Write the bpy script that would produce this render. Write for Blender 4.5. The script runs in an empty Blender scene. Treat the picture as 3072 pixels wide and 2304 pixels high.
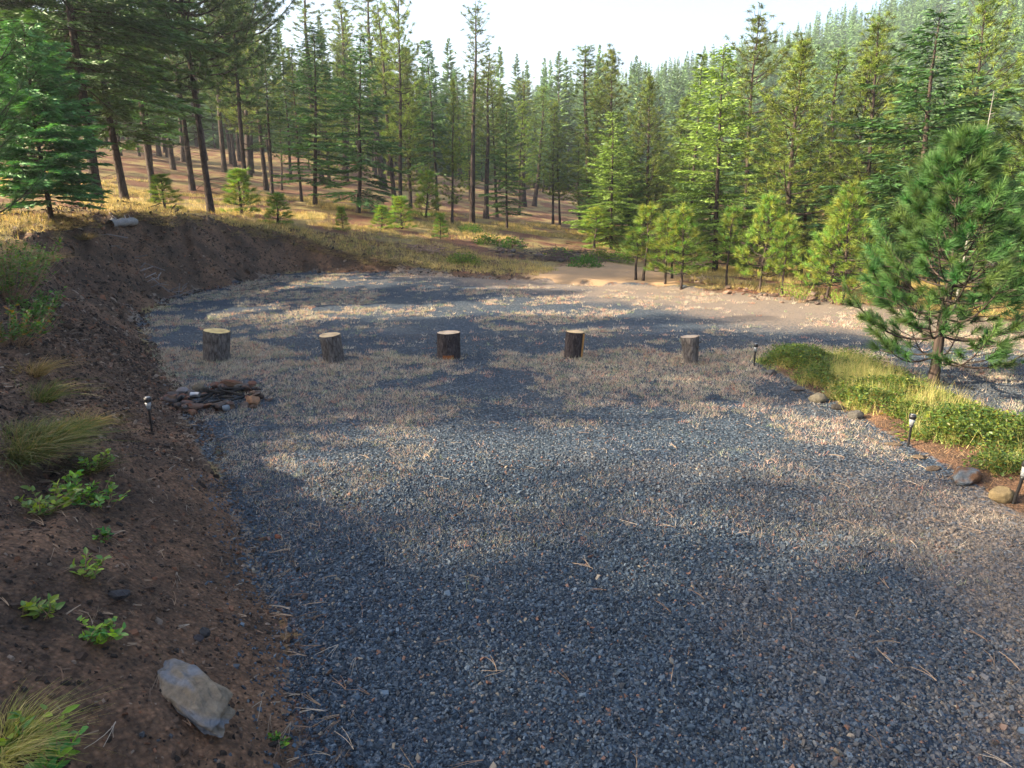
import bpy, math, random
import numpy as np
from mathutils import Vector, Matrix, Quaternion

R = math.radians
rng = np.random.default_rng(7)
random.seed(7)
C = bpy.context.scene.collection

# ------------------------------------------------------------------ camera
CAMH, PITCH, FPX = 2.4, R(15.0), 705.0
cam_d = bpy.data.cameras.new('camera')
cam = bpy.data.objects.new('camera', cam_d)
C.objects.link(cam)
cam.location = (0, 0, CAMH)
cam.rotation_euler = (math.pi / 2 - PITCH, 0, 0)
cam_d.sensor_fit = 'HORIZONTAL'
cam_d.sensor_width = 36.0
cam_d.lens = 36.0 * FPX / 1024.0
cam_d.clip_start = 0.05
cam_d.clip_end = 5000
bpy.context.scene.camera = cam

# ------------------------------------------------------------------ light
SUN_AZ, SUN_EL = R(-98.0), R(26.0)          # measured from +Y, negative is left
w = bpy.data.worlds.new('World')
bpy.context.scene.world = w
w.use_nodes = True
nt = w.node_tree
nt.nodes.clear()
sky = nt.nodes.new('ShaderNodeTexSky')
sky.sky_type = 'NISHITA'
sky.sun_disc = False
sky.sun_elevation = SUN_EL
sky.sun_rotation = SUN_AZ
sky.dust_density = 4.0
sky.air_density = 1.0
sky.ozone_density = 1.5
bgn = nt.nodes.new('ShaderNodeBackground')
bgn.inputs[1].default_value = 0.108
out = nt.nodes.new('ShaderNodeOutputWorld')
nt.links.new(sky.outputs[0], bgn.inputs[0])
nt.links.new(bgn.outputs[0], out.inputs[0])
sd = bpy.data.lights.new('sun', 'SUN')
sd.energy = 5.0
sd.angle = R(0.55)
sd.color = (1.0, 0.82, 0.58)
so = bpy.data.objects.new('sun', sd)
C.objects.link(so)
tosun = Vector((math.sin(SUN_AZ) * math.cos(SUN_EL), math.cos(SUN_AZ) * math.cos(SUN_EL), math.sin(SUN_EL)))
so.rotation_euler = tosun.to_track_quat('Z', 'Y').to_euler()
so.location = tosun * 60
vs = bpy.context.scene.view_settings
vs.view_transform = 'Standard'
vs.look = 'None'
vs.exposure = 2.25
vs.gamma = 1.0

# ------------------------------------------------------------------ view geometry helpers
def ray(px, py):
    f = np.array([0, math.cos(PITCH), -math.sin(PITCH)])
    u = np.array([0, math.sin(PITCH), math.cos(PITCH)])
    d = f * FPX + np.array([1.0, 0, 0]) * (px - 512) + u * (384 - py)
    return d / np.linalg.norm(d)

def G(px, py, z=0.0):
    d = ray(px, py)
    t = (z - CAMH) / d[2]
    return np.array([d[0] * t, d[1] * t, z])

def RD(px, py, D):
    d = ray(px, py)
    t = D / math.hypot(d[0], d[1])
    return np.array([d[0] * t, d[1] * t, CAMH + d[2] * t])

# ------------------------------------------------------------------ noise
def _h(ix, iy, seed):
    n = (ix.astype(np.int64) * 374761393 + iy.astype(np.int64) * 668265263 + seed * 974634777) & 0x7fffffff
    n = ((n ^ (n >> 13)) * 1274126177) & 0x7fffffff
    n = (n ^ (n >> 16)) & 0xffff
    return n / 65535.0

def vn(x, y, seed=0):
    x = np.asarray(x, float); y = np.asarray(y, float)
    ix = np.floor(x); iy = np.floor(y)
    fx = x - ix; fy = y - iy
    fx = fx * fx * (3 - 2 * fx); fy = fy * fy * (3 - 2 * fy)
    a = _h(ix, iy, seed); b = _h(ix + 1, iy, seed)
    c = _h(ix, iy + 1, seed); d = _h(ix + 1, iy + 1, seed)
    return (a + (b - a) * fx) * (1 - fy) + (c + (d - c) * fx) * fy

def fbm(x, y, o=4, seed=0):
    s = 0; a = 0.5; f = 1.0; t = 0
    for k in range(o):
        s = s + a * vn(x * f, y * f, seed + k * 17); t += a
        a *= 0.5; f *= 2.03
    return s / t

def sstep(a, b, x):
    t = np.clip((x - a) / (b - a), 0, 1)
    return t * t * (3 - 2 * t)

# ------------------------------------------------------------------ terrain
edge_px = [(318, 767), (303, 690), (284, 602), (258, 530), (214, 463), (184, 410), (157, 370), (141, 335),
           (143, 312), (175, 297), (227, 286), (262, 278), (296, 272), (389, 273), (463, 277), (555, 283),
           (640, 288), (694, 291), (780, 296), (856, 302), (930, 310), (1024, 322)]
P = [G(a, b)[:2] for a, b in edge_px]
P = [np.array([-0.7, -9.0]), np.array([-0.75, 0.5])] + P
P = P + [P[-1] + np.array([16.0, -3.0]), np.array([45.0, -6.0]), np.array([45.0, -9.0])]
PAD = np.array(P)

def poly_sd(x, y, poly):
    """signed distance to a closed polygon, negative inside"""
    x = np.asarray(x, float); y = np.asarray(y, float)
    best = np.full(x.shape, 1e18); ins = np.zeros(x.shape, bool)
    n = len(poly)
    for i in range(n):
        a = poly[i]; b = poly[(i + 1) % n]
        e = b - a
        t = np.clip(((x - a[0]) * e[0] + (y - a[1]) * e[1]) / (e @ e + 1e-12), 0, 1)
        d = (x - a[0] - t * e[0]) ** 2 + (y - a[1] - t * e[1]) ** 2
        best = np.minimum(best, d)
        c = ((a[1] > y) != (b[1] > y))
        xi = a[0] + (y - a[1]) / (b[1] - a[1] + 1e-12) * e[0]
        ins ^= (c & (x < xi))
    d = np.sqrt(best)
    return np.where(ins, -d, d)

bed_px = [(757, 362), (800, 356), (850, 360), (890, 373), (930, 392), (975, 410), (1024, 428), (1200, 485), (1200, 620), (1110, 570), (1024, 520),
          (986, 498), (912, 452), (856, 416), (800, 388), (765, 368)]
BED = np.array([G(a, b)[:2] for a, b in bed_px])
trk_px = [(520, 284), (600, 289), (665, 291), (690, 281), (700, 272), (640, 268), (600, 262), (560, 268)]
TRK = np.array([G(a, b)[:2] for a, b in trk_px])

ctrl = []
for a, b, D in [(97, 199, 24), (120, 227, 18.4), (227, 234, 21.3), (296, 247, 23.8), (340, 255, 23.2), (389, 263.5, 22.9), (430, 268, 22.6), (211, 213, 30),
                (315, 204, 38), (231, 162, 85), (460, 223, 40), (555, 222, 50), (611, 241, 38), (570, 262, 26.5),
                (715, 273, 25), (850, 298, 20), (1000, 300, 21), (530, 190, 110), (40, 205, 24), (30, 246, 16),
                (640, 270, 24), (330, 232, 27), (150, 196, 40), (500, 240, 31), (780, 284, 21)]:
    ctrl.append(RD(a, b, D))
for q in [(-4.5, 5, 1.75), (-3.6, 1, 1.7), (-3.5, -5, 1.7), (-8, 8, 1.9), (-11, 0, 2.4), (-16, 12, 2.3), (-30, 20, 4.2),
          (-30, 45, 5.0), (-60, 60, 10), (-60, 10, 8), (-30, -10, 5), (20, 50, -1.6), (40, 30, -2.0), (60, 70, -2.5),
          (25, 80, 0.0), (90, 20, -3), (40, -10, -1), (0, -15, 0.8), (0, 75, 2.8), (-25, 90, 7.0), (30, 105, 2.5), (80, 90, 1)]:
    ctrl.append(np.array(q, float))
ctrl = np.array(ctrl)
def _tps(r2):
    return 0.5 * r2 * np.log(r2 + 1e-9)
_n = len(ctrl)
_K = _tps(((ctrl[:, None, :2] - ctrl[None, :, :2]) ** 2).sum(-1)) + np.eye(_n) * 2.0
_Q = np.c_[np.ones(_n), ctrl[:, :2]]
_A = np.zeros((_n + 3, _n + 3)); _A[:_n, :_n] = _K; _A[:_n, _n:] = _Q; _A[_n:, :_n] = _Q.T
_W = np.linalg.solve(_A, np.r_[ctrl[:, 2], 0, 0, 0])

def natural(x, y):
    sh = x.shape
    X = x.ravel(); Y = y.ravel()
    D = np.hypot(X, Y)
    s = np.minimum(1, 125.0 / np.maximum(D, 1e-6))
    xc = X * s; yc = Y * s
    z = _W[_n] + _W[_n + 1] * xc + _W[_n + 2] * yc
    for i in range(_n):
        z = z + _W[i] * _tps((xc - ctrl[i, 0]) ** 2 + (yc - ctrl[i, 1]) ** 2)
    az = np.degrees(np.arctan2(X, Y))
    rz = np.interp(az, [-180, -60, -20, -5, 3, 10, 14, 23, 30, 36, 60, 120, 180],
                   [20, 20, 14, 11, 22, 30, 34, 43, 50, 56, 56, 30, 20])
    rz = rz + (fbm(X / 60, Y / 60, 3, 5) - .5) * 10
    k = sstep(85, 290, D) * (1 - 0.25 * sstep(320, 900, D))
    z = z * (1 - sstep(85, 200, D)) + rz * k
    z = z + (fbm(X / 3.0, Y / 3.0, 4, 11) - .5) * 0.28 * sstep(8, 30, D + 8)
    z = z + (fbm(X / .5, Y / .5, 3, 31) - .5) * 0.10 * np.exp(-D / 60)
    return z.reshape(sh)

def height(x, y, full=False):
    x = np.asarray(x, float); y = np.asarray(y, float)
    wob = (fbm(x / 1.3, y / 1.3, 3, 3) - .5) * 0.9
    sdp = poly_sd(x, y, PAD)
    sw = sdp + wob * np.clip(np.hypot(x, y) / 8, .25, 1)
    N = natural(x, y)
    rill = fbm(x * 2.2 + y * 1.1, y * 0.5 - x * .25, 3, 41)
    d = np.maximum(sdp + wob * .35, 0)
    cap = (0.62 + .24 * sstep(9, 17, np.hypot(x, y))) * d * (0.74 + 0.50 * rill) + 0.10 * (fbm(x * 3.1 + y * 1.2, y * 1.3, 3, 43) - .5) * np.minimum(d, 1)
    lo = -0.22 * d
    z = np.clip(N, lo, np.maximum(cap, 0))
    # soften pad
    padz = (fbm(x / 2.5, y / 2.5, 3, 77) - .5) * 0.07 + (fbm(x / .35, y / .35, 2, 78) - .5) * 0.012
    kin = sstep(0.35, -0.5, sdp)
    z = z * (1 - kin) + padz * kin
    z = z + (fbm(x / .22, y / .22, 3, 91) - .5) * 0.06 * sstep(0, .4, d) * np.exp(-np.hypot(x, y) / 14)
    sdb = poly_sd(x, y, BED)
    z = z + 0.10 * sstep(0.15, -0.6, sdb) * (0.6 + .8 * fbm(x * 1.5, y * 1.5, 3, 15))
    if full:
        return z, sdp, sw, N, cap, sdb
    return z

def hz(x, y):
    return float(height(np.array([x], float), np.array([y], float))[0])

def GT(px, py, lo=1.5, hi=60):
    d = ray(px, py); t = np.geomspace(lo, hi, 1400)
    x = d[0] * t; y = d[1] * t; z = CAMH + d[2] * t
    hh = height(x, y)
    i = np.argmax(z < hh)
    if not (z < hh).any():
        i = len(t) - 1
    return np.array([x[i], y[i], hh[i]])

# ------------------------------------------------------------------ object helpers
def mesh_np(name, V, T=None, Qd=None, cols=None, mat=None, smooth=False, attr='tint', matidx=None):
    me = bpy.data.meshes.new(name)
    V = np.asarray(V, np.float32)
    fs = []
    if T is not None and len(T): fs.append((np.asarray(T, np.int32), 3))
    if Qd is not None and len(Qd): fs.append((np.asarray(Qd, np.int32), 4))
    nl = sum(f.size for f, k in fs); nf = sum(len(f) for f, k in fs)
    me.vertices.add(len(V)); me.vertices.foreach_set('co', V.ravel())
    me.loops.add(nl); me.polygons.add(nf)
    me.loops.foreach_set('vertex_index', np.concatenate([f.ravel() for f, k in fs]))
    starts = []; o = 0
    for f, k in fs:
        starts.append(o + np.arange(len(f), dtype=np.int32) * k); o += f.size
    me.polygons.foreach_set('loop_start', np.concatenate(starts))
    if cols is not None:
        a = me.attributes.new(attr, 'FLOAT_COLOR', 'POINT')
        c = np.ones((len(V), 4), np.float32); c[:, :3] = cols
        a.data.foreach_set('color', c.ravel())
    for m in (mat if isinstance(mat, list) else [mat]):
        me.materials.append(m)
    me.update(calc_edges=True)
    me.polygons.foreach_set('use_smooth', np.full(nf, smooth))
    if matidx is not None:
        me.polygons.foreach_set('material_index', matidx)
    me.update()
    return me

def link(name, me, parent=None, loc=None, **props):
    o = bpy.data.objects.new(name, me)
    C.objects.link(o)
    if parent is not None: o.parent = parent
    if loc is not None: o.location = loc
    for k, v in props.items():
        if v is not None: o[k] = v
    return o

def empty(name, label, cat, loc=(0, 0, 0), group=None):
    o = bpy.data.objects.new(name, None); C.objects.link(o)
    o.empty_display_size = 0.2
    o.location = loc; o['label'] = label; o['category'] = cat
    if group: o['group'] = group
    return o

def copy_tree(root, loc, rot, scl, label, group=None):
    r = root.copy(); C.objects.link(r)
    r.location = loc; r.rotation_euler = rot; r.scale = scl; r['label'] = label
    if group: r['group'] = group
    elif 'group' in r: del r['group']
    for ch in root.children:
        c = ch.copy(); C.objects.link(c); c.parent = r
    return r

class MB:
    def __init__(s):
        s.V = []; s.T = []; s.Q = []; s.c = []; s.n = 0
    def add(s, V, T=None, Q=None, col=(1, 1, 1)):
        V = np.asarray(V, float).reshape(-1, 3)
        if T is not None and len(T): s.T.append(np.asarray(T) + s.n)
        if Q is not None and len(Q): s.Q.append(np.asarray(Q) + s.n)
        s.V.append(V); s.n += len(V)
        col = np.asarray(col, float)
        s.c.append(np.broadcast_to(col, (len(V), 3)) if col.ndim == 1 else col)
    def tube(s, P, rad, n=6, col=(1, 1, 1), cap=True):
        P = np.asarray(P, float); m = len(P); rad = np.broadcast_to(rad, (m,))
        T = np.gradient(P, axis=0); T /= np.linalg.norm(T, axis=1)[:, None] + 1e-9
        ref = np.array([0, 0, 1.0]) if abs(T[:, 2]).mean() < .8 else np.array([1.0, 0, 0])
        A = np.cross(T, ref); A /= np.linalg.norm(A, axis=1)[:, None] + 1e-9
        B = np.cross(T, A)
        th = np.arange(n) * 2 * math.pi / n
        V = P[:, None] + rad[:, None, None] * (A[:, None] * np.cos(th)[None, :, None] + B[:, None] * np.sin(th)[None, :, None])
        i = np.arange(m - 1)[:, None] * n; j = np.arange(n)[None]
        q = np.stack([i + j, i + (j + 1) % n, i + n + (j + 1) % n, i + n + j], -1).reshape(-1, 4)
        V = V.reshape(-1, 3); T3 = None
        if cap:
            V = np.r_[V, P[-1:]]; k = len(V) - 1; b = (m - 1) * n
            T3 = np.array([[b + t, b + (t + 1) % n, k] for t in range(n)])
        s.add(V, T3, q, col)
    def spikes(s, B, D, L, W, col, bend=0.0):
        """thin triangles from B along D"""
        n = len(B)
        if n == 0: return
        D = D / (np.linalg.norm(D, axis=1)[:, None] + 1e-9)
        r = rng.normal(size=(n, 3)); S = np.cross(D, r); S /= np.linalg.norm(S, axis=1)[:, None] + 1e-9
        L = np.broadcast_to(L, (n,))[:, None]; W = np.broadcast_to(W, (n,))[:, None]
        tip = B + D * L
        tip[:, 2] -= bend * L[:, 0]
        V = np.stack([B - S * W * .5, B + S * W * .5, tip], 1).reshape(-1, 3)
        T = np.arange(3 * n).reshape(-1, 3)
        col = np.asarray(col, float)
        if col.ndim == 2: col = np.repeat(col, 3, 0)
        s.add(V, T, None, col)
    def leaves(s, B, D, L, W, col, up=None):
        """diamond leaves: 4 verts folded a little"""
        n = len(B)
        if n == 0: return
        D = D / (np.linalg.norm(D, axis=1)[:, None] + 1e-9)
        r = rng.normal(size=(n, 3)) if up is None else up + rng.normal(size=(n, 3)) * .35
        S = np.cross(D, r); S /= np.linalg.norm(S, axis=1)[:, None] + 1e-9
        Nn = np.cross(S, D)
        L = np.broadcast_to(L, (n,))[:, None]; W = np.broadcast_to(W, (n,))[:, None]
        a = B; b = B + D * L * .38 + S * W * .5 + Nn * L * .10; c = B + D * L * .38 - S * W * .5 + Nn * L * .10
        b2 = B + D * L * .75 + S * W * .33 + Nn * L * .05; c2 = B + D * L * .75 - S * W * .33 + Nn * L * .05
        d = B + D * L
        V = np.stack([a, b, b2, d, c2, c], 1).reshape(-1, 3)
        i = np.arange(n)[:, None] * 6
        Q = np.concatenate([i + np.array([[0, 1, 2, 3]]), i + np.array([[0, 3, 4, 5]])])
        col = np.asarray(col, float)
        if col.ndim == 2: col = np.repeat(col, 6, 0)
        s.add(V, None, Q, col)
    def mesh(s, name, mat, smooth=False):
        return mesh_np(name, np.concatenate(s.V), np.concatenate(s.T) if s.T else None,
                       np.concatenate(s.Q) if s.Q else None, np.concatenate(s.c), mat, smooth)

# ------------------------------------------------------------------ materials
def newmat(name):
    m = bpy.data.materials.new(name); m.use_nodes = True
    t = m.node_tree; t.nodes.clear()
    return m, t, t.nodes, t.links

def N_(nodes, typ, **kw):
    n = nodes.new(typ)
    for k, v in kw.items(): setattr(n, k, v)
    return n

def ramp(nodes, stops):
    r = nodes.new('ShaderNodeValToRGB')
    e = r.color_ramp.elements
    while len(e) < len(stops): e.new(0.5)
    for el, (p, c) in zip(e, stops):
        el.position = p; el.color = (*c, 1)
    return r

def foliage_mat(name, base, hue=0.03, trans=0.35, rough=0.55, tcol=None, spec=0.3):
    m, t, n, l = newmat(name)
    at = N_(n, 'ShaderNodeAttribute', attribute_name='tint')
    oi = n.new('ShaderNodeObjectInfo')
    hs = n.new('ShaderNodeHueSaturation')
    mx = N_(n, 'ShaderNodeMix', data_type='RGBA', blend_type='MULTIPLY'); mx.inputs[0].default_value = 1
    mx.inputs[6].default_value = (*base, 1)
    l.new(at.outputs['Color'], mx.inputs[7])
    mr = n.new('ShaderNodeMapRange'); mr.inputs[3].default_value = .5 - hue; mr.inputs[4].default_value = .5 + hue
    l.new(oi.outputs['Random'], mr.inputs[0]); l.new(mr.outputs[0], hs.inputs['Hue'])
    m2 = n.new('ShaderNodeMath'); m2.operation = 'MULTIPLY_ADD'; m2.inputs[1].default_value = 7.31; m2.inputs[2].default_value = 0
    m3 = n.new('ShaderNodeMath'); m3.operation = 'FRACT'
    mr2 = n.new('ShaderNodeMapRange'); mr2.inputs[3].default_value = .8; mr2.inputs[4].default_value = 1.25
    l.new(oi.outputs['Random'], m2.inputs[0]); l.new(m2.outputs[0], m3.inputs[0]); l.new(m3.outputs[0], mr2.inputs[0])
    l.new(mr2.outputs[0], hs.inputs['Value'])
    l.new(mx.outputs[2], hs.inputs['Color'])
    p = n.new('ShaderNodeBsdfPrincipled'); p.inputs['Roughness'].default_value = rough
    p.inputs['Specular IOR Level'].default_value = spec
    tr = n.new('ShaderNodeBsdfTranslucent')
    l.new(hs.outputs[0], p.inputs['Base Color'])
    m4 = N_(n, 'ShaderNodeMix', data_type='RGBA', blend_type='MULTIPLY'); m4.inputs[0].default_value = 1
    m4.inputs[7].default_value = (*(tcol or (1.3, 1.35, .5)), 1)
    l.new(hs.outputs[0], m4.inputs[6]); l.new(m4.outputs[2], tr.inputs['Color'])
    ms = n.new('ShaderNodeMixShader'); ms.inputs[0].default_value = trans
    o = n.new('ShaderNodeOutputMaterial')
    l.new(p.outputs[0], ms.inputs[1]); l.new(tr.outputs[0], ms.inputs[2]); l.new(ms.outputs[0], o.inputs[0])
    return m

def bark_mat(name, c1, c2, scale=(14, 14, 3), bump=.6, rough=.9):
    m, t, n, l = newmat(name)
    tc = n.new('ShaderNodeTexCoord'); mp = n.new('ShaderNodeMapping'); mp.inputs['Scale'].default_value = scale
    no = n.new('ShaderNodeTexNoise'); no.inputs['Scale'].default_value = 1.0; no.inputs['Detail'].default_value = 8
    no.inputs['Roughness'].default_value = .65
    vo = n.new('ShaderNodeTexVoronoi'); vo.feature = 'DISTANCE_TO_EDGE'; vo.inputs['Scale'].default_value = .9
    l.new(tc.outputs['Object'], mp.inputs[0]); l.new(mp.outputs[0], no.inputs[0]); l.new(mp.outputs[0], vo.inputs[0])
    r = ramp(n, [(.3, c1), (.68, c2)])
    l.new(no.outputs[0], r.inputs[0])
    mx = N_(n, 'ShaderNodeMix', data_type='RGBA', blend_type='MULTIPLY')
    r2 = ramp(n, [(0, (.35, .33, .33)), (.12, (1, 1, 1))])
    l.new(vo.outputs[0], r2.inputs[0]); mx.inputs[0].default_value = .8
    l.new(r.outputs[0], mx.inputs[6]); l.new(r2.outputs[0], mx.inputs[7])
    p = n.new('ShaderNodeBsdfPrincipled'); p.inputs['Roughness'].default_value = rough; p.inputs['Specular IOR Level'].default_value = .2
    l.new(mx.outputs[2], p.inputs['Base Color'])
    b = n.new('ShaderNodeBump'); b.inputs['Strength'].default_value = bump; b.inputs['Distance'].default_value = .03
    ad = n.new('ShaderNodeMath'); ad.operation = 'MULTIPLY_ADD'; ad.inputs[1].default_value = 1.2
    l.new(vo.outputs[0], ad.inputs[0]); l.new(no.outputs[0], ad.inputs[2])
    l.new(ad.outputs[0], b.inputs['Height']); l.new(b.outputs[0], p.inputs['Normal'])
    o = n.new('ShaderNodeOutputMaterial'); l.new(p.outputs[0], o.inputs[0])
    return m

def tint_mat(name, rough=.85, noise=0.0, spec=.25, scale=40, bump=0.0):
    m, t, n, l = newmat(name)
    at = N_(n, 'ShaderNodeAttribute', attribute_name='tint')
    p = n.new('ShaderNodeBsdfPrincipled'); p.inputs['Roughness'].default_value = rough; p.inputs['Specular IOR Level'].default_value = spec
    src = at.outputs['Color']
    if noise:
        tc = n.new('ShaderNodeTexCoord')
        no = n.new('ShaderNodeTexNoise'); no.inputs['Scale'].default_value = scale; no.inputs['Detail'].default_value = 12; no.inputs['Roughness'].default_value = .78
        l.new(tc.outputs['Object'], no.inputs[0])
        r = ramp(n, [(.25, (1 - noise,) * 3), (.75, (1 + noise,) * 3)])
        l.new(no.outputs[0], r.inputs[0])
        mx = N_(n, 'ShaderNodeMix', data_type='RGBA', blend_type='MULTIPLY'); mx.inputs[0].default_value = 1
        l.new(src, mx.inputs[6]); l.new(r.outputs[0], mx.inputs[7]); src = mx.outputs[2]
        if bump:
            b = n.new('ShaderNodeBump'); b.inputs['Strength'].default_value = bump; b.inputs['Distance'].default_value = .02
            l.new(no.outputs[0], b.inputs['Height']); l.new(b.outputs[0], p.inputs['Normal'])
    l.new(src, p.inputs['Base Color'])
    o = n.new('ShaderNodeOutputMaterial'); l.new(p.outputs[0], o.inputs[0])
    return m

def plain_mat(name, col, rough=.5, metal=0.0, trans=0.0):
    m, t, n, l = newmat(name)
    p = n.new('ShaderNodeBsdfPrincipled'); p.inputs['Base Color'].default_value = (*col, 1)
    p.inputs['Roughness'].default_value = rough; p.inputs['Metallic'].default_value = metal
    p.inputs['Transmission Weight'].default_value = trans
    no = n.new('ShaderNodeTexNoise'); no.inputs['Scale'].default_value = 60
    mr = n.new('ShaderNodeMapRange'); mr.inputs[3].default_value = max(0, rough - .12); mr.inputs[4].default_value = min(1, rough + .12)
    l.new(no.outputs[0], mr.inputs[0]); l.new(mr.outputs[0], p.inputs['Roughness'])
    o = n.new('ShaderNodeOutputMaterial'); l.new(p.outputs[0], o.inputs[0])
    return m

def terrain_mat():
    m, t, n, l = newmat('terrain')
    tc = n.new('ShaderNodeTexCoord'); co = tc.outputs['Object']
    at = N_(n, 'ShaderNodeAttribute', attribute_name='tint')
    sp = n.new('ShaderNodeSeparateColor'); l.new(at.outputs['Color'], sp.inputs[0])
    def noise(s, d=6, r=.6):
        q = n.new('ShaderNodeTexNoise'); q.inputs['Scale'].default_value = s; q.inputs['Detail'].default_value = d
        q.inputs['Roughness'].default_value = r; l.new(co, q.inputs[0]); return q.outputs[0]
    def mix(f, a, b, bt='MIX'):
        q = N_(n, 'ShaderNodeMix', data_type='RGBA', blend_type=bt)
        if isinstance(f, float): q.inputs[0].default_value = f
        else: l.new(f, q.inputs[0])
        for s, v in ((6, a), (7, b)):
            if isinstance(v, tuple): q.inputs[s].default_value = (*v, 1)
            else: l.new(v, q.inputs[s])
        return q.outputs[2]
    def mth(op, a, b=0.0, c=0.0):
        q = n.new('ShaderNodeMath'); q.operation = op
        for i, v in enumerate((a, b, c)):
            if isinstance(v, (int, float)): q.inputs[i].default_value = v
            else: l.new(v, q.inputs[i])
        return q.outputs[0]
    # gravel
    vo = n.new('ShaderNodeTexVoronoi'); vo.inputs['Scale'].default_value = 52; l.new(co, vo.inputs[0])
    sv = n.new('ShaderNodeSeparateColor'); l.new(vo.outputs['Color'], sv.inputs[0])
    rg = ramp(n, [(0, (.010, .017, .027)), (.45, (.027, .046, .068)), (.75, (.058, .088, .118)), (.93, (.12, .152, .18)), (1, (.22, .20, .18))])
    l.new(sv.outputs[0], rg.inputs[0])
    edge = ramp(n, [(.25, (1, 1, 1)), (.75, (.25, .25, .27))]); l.new(vo.outputs['Distance'], edge.inputs[0])
    mdv = n.new('ShaderNodeMath'); 
    gcol = mix(.55, rg.outputs[0], edge.outputs[0], 'MULTIPLY')
    big = noise(.6, 5); rb = ramp(n, [(.35, (.8, .85, .95)), (.7, (1.25, 1.15, 1.05))]); l.new(big, rb.inputs[0])
    gcol = mix(1.0, gcol, rb.outputs[0], 'MULTIPLY')
    # fines: tan between stones, dust in patches plus sunlight painted on the far road
    fin = noise(1.1, 8, .7); fine = noise(26, 6, .7)
    dm_ = mth('ADD', mth('MULTIPLY', sp.outputs[1], .75), mth('ADD', mth('MULTIPLY', mth('SUBTRACT', fin, .5), .5), mth('MULTIPLY', mth('SUBTRACT', fine, .5), 1.6)))
    rf = ramp(n, [(.30, (0, 0, 0)), (.75, (1, 1, 1))]); l.new(dm_, rf.inputs[0])
    fmask = mth('MULTIPLY', rf.outputs[0], .85)
    gcol = mix(fmask, gcol, (.225, .175, .13))
    # dirt
    d1 = noise(1.3, 8, .65); d2 = noise(22, 8, .75)
    rd = ramp(n, [(.36, (.036, .025, .018)), (.47, (.088, .054, .034)), (.55, (.165, .094, .055)), (.66, (.27, .155, .088))])
    dm = mth('ADD', mth('MULTIPLY', d1, .62), mth('MULTIPLY', d2, .38)); l.new(dm, rd.inputs[0])
    vd = n.new('ShaderNodeTexVoronoi'); vd.inputs['Scale'].default_value = 38; l.new(co, vd.inputs[0])
    rv = ramp(n, [(.0, (1.5, 1.5, 1.55)), (.3, (1, 1, 1)), (.7, (.55, .55, .55))]); l.new(vd.outputs['Distance'], rv.inputs[0])
    dcol = mix(.8, rd.outputs[0], rv.outputs[0], 'MULTIPLY')
    # forest floor: needle litter and dry grass
    f1 = noise(.55, 6, .6); f2 = noise(14, 8, .75)
    rl = ramp(n, [(.3, (.04, .020, .014)), (.5, (.115, .052, .030)), (.68, (.22, .105, .055))]); l.new(f2, rl.inputs[0])
    rg2 = ramp(n, [(.3, (.09, .075, .03)), (.5, (.20, .155, .06)), (.72, (.34, .26, .11))]); l.new(f2, rg2.inputs[0])
    rm = ramp(n, [(.45, (0, 0, 0)), (.56, (1, 1, 1))]); l.new(f1, rm.inputs[0])
    wcol = mix(rm.outputs[0], rl.outputs[0], rg2.outputs[0])
    # blend by masks broken up with noise
    br = noise(9, 6, .7)
    def brk(ch, lo=.35, hi=.65):
        q = mth('ADD', ch, mth('MULTIPLY', mth('SUBTRACT', br, .5), 1.1))
        mr = n.new('ShaderNodeMapRange'); mr.interpolation_type = 'SMOOTHSTEP'
        mr.inputs[1].default_value = lo; mr.inputs[2].default_value = hi
        l.new(q, mr.inputs[0]); return mr.outputs[0]
    col = mix(brk(sp.outputs[1]), wcol, dcol)
    col = mix(brk(sp.outputs[2]), col, (.31, .21, .12))
    col = mix(brk(sp.outputs[0]), col, gcol)
    p = n.new('ShaderNodeBsdfPrincipled'); p.inputs['Roughness'].default_value = .88; p.inputs['Specular IOR Level'].default_value = .25
    l.new(col, p.inputs['Base Color'])
    hgt = mth('ADD', mth('MULTIPLY', vo.outputs['Distance'], -1.0), mth('MULTIPLY', noise(30, 8, .75), 1.2))
    b = n.new('ShaderNodeBump'); b.inputs['Strength'].default_value = .9; b.inputs['Distance'].default_value = .018
    l.new(hgt, b.inputs['Height']); l.new(b.outputs[0], p.inputs['Normal'])
    o = n.new('ShaderNodeOutputMaterial'); l.new(p.outputs[0], o.inputs[0])
    return m

M_ter = terrain_mat()
M_fir = foliage_mat('fir_needles', (.046, .100, .030), trans=.2, hue=.014)
M_pine = foliage_mat('pine_needles', (.115, .175, .036), trans=.28, hue=.014)
M_young = foliage_mat('young_pine_needles', (.125, .235, .05), trans=.34, hue=.01)
M_young2 = foliage_mat('bright_fir_needles', (.045, .125, .04), trans=.2, hue=.005)
M_ridge = foliage_mat('ridge_needles', (.09, .165, .06), trans=.2, hue=.01)
M_hero = foliage_mat('dark_pine_needles', (.042, .118, .036), trans=.2, hue=.01)
M_leaf = foliage_mat('broad_leaves', (.12, .22, .05), trans=.4, rough=.4)
M_grass = foliage_mat('grass_blades', (1, 1, 1), trans=.4, hue=.01, tcol=(1.1, 1.05, .8))
M_bark = bark_mat('tree_bark', (.022, .018, .017), (.085, .062, .050))
M_bark2 = bark_mat('stump_bark', (.04, .035, .034), (.20, .18, .165), scale=(24, 24, 8), bump=1.0)
M_bark3 = bark_mat('dark_stump_bark', (.018, .015, .016), (.085, .07, .07), scale=(34, 34, 10), bump=1.0)
M_rock = tint_mat('rock', .9, .6, .2, 16, 1.0)
M_tint = tint_mat('plain_bits', .85)
M_stone = tint_mat('stone_chips', .62, 0, .4)

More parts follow.
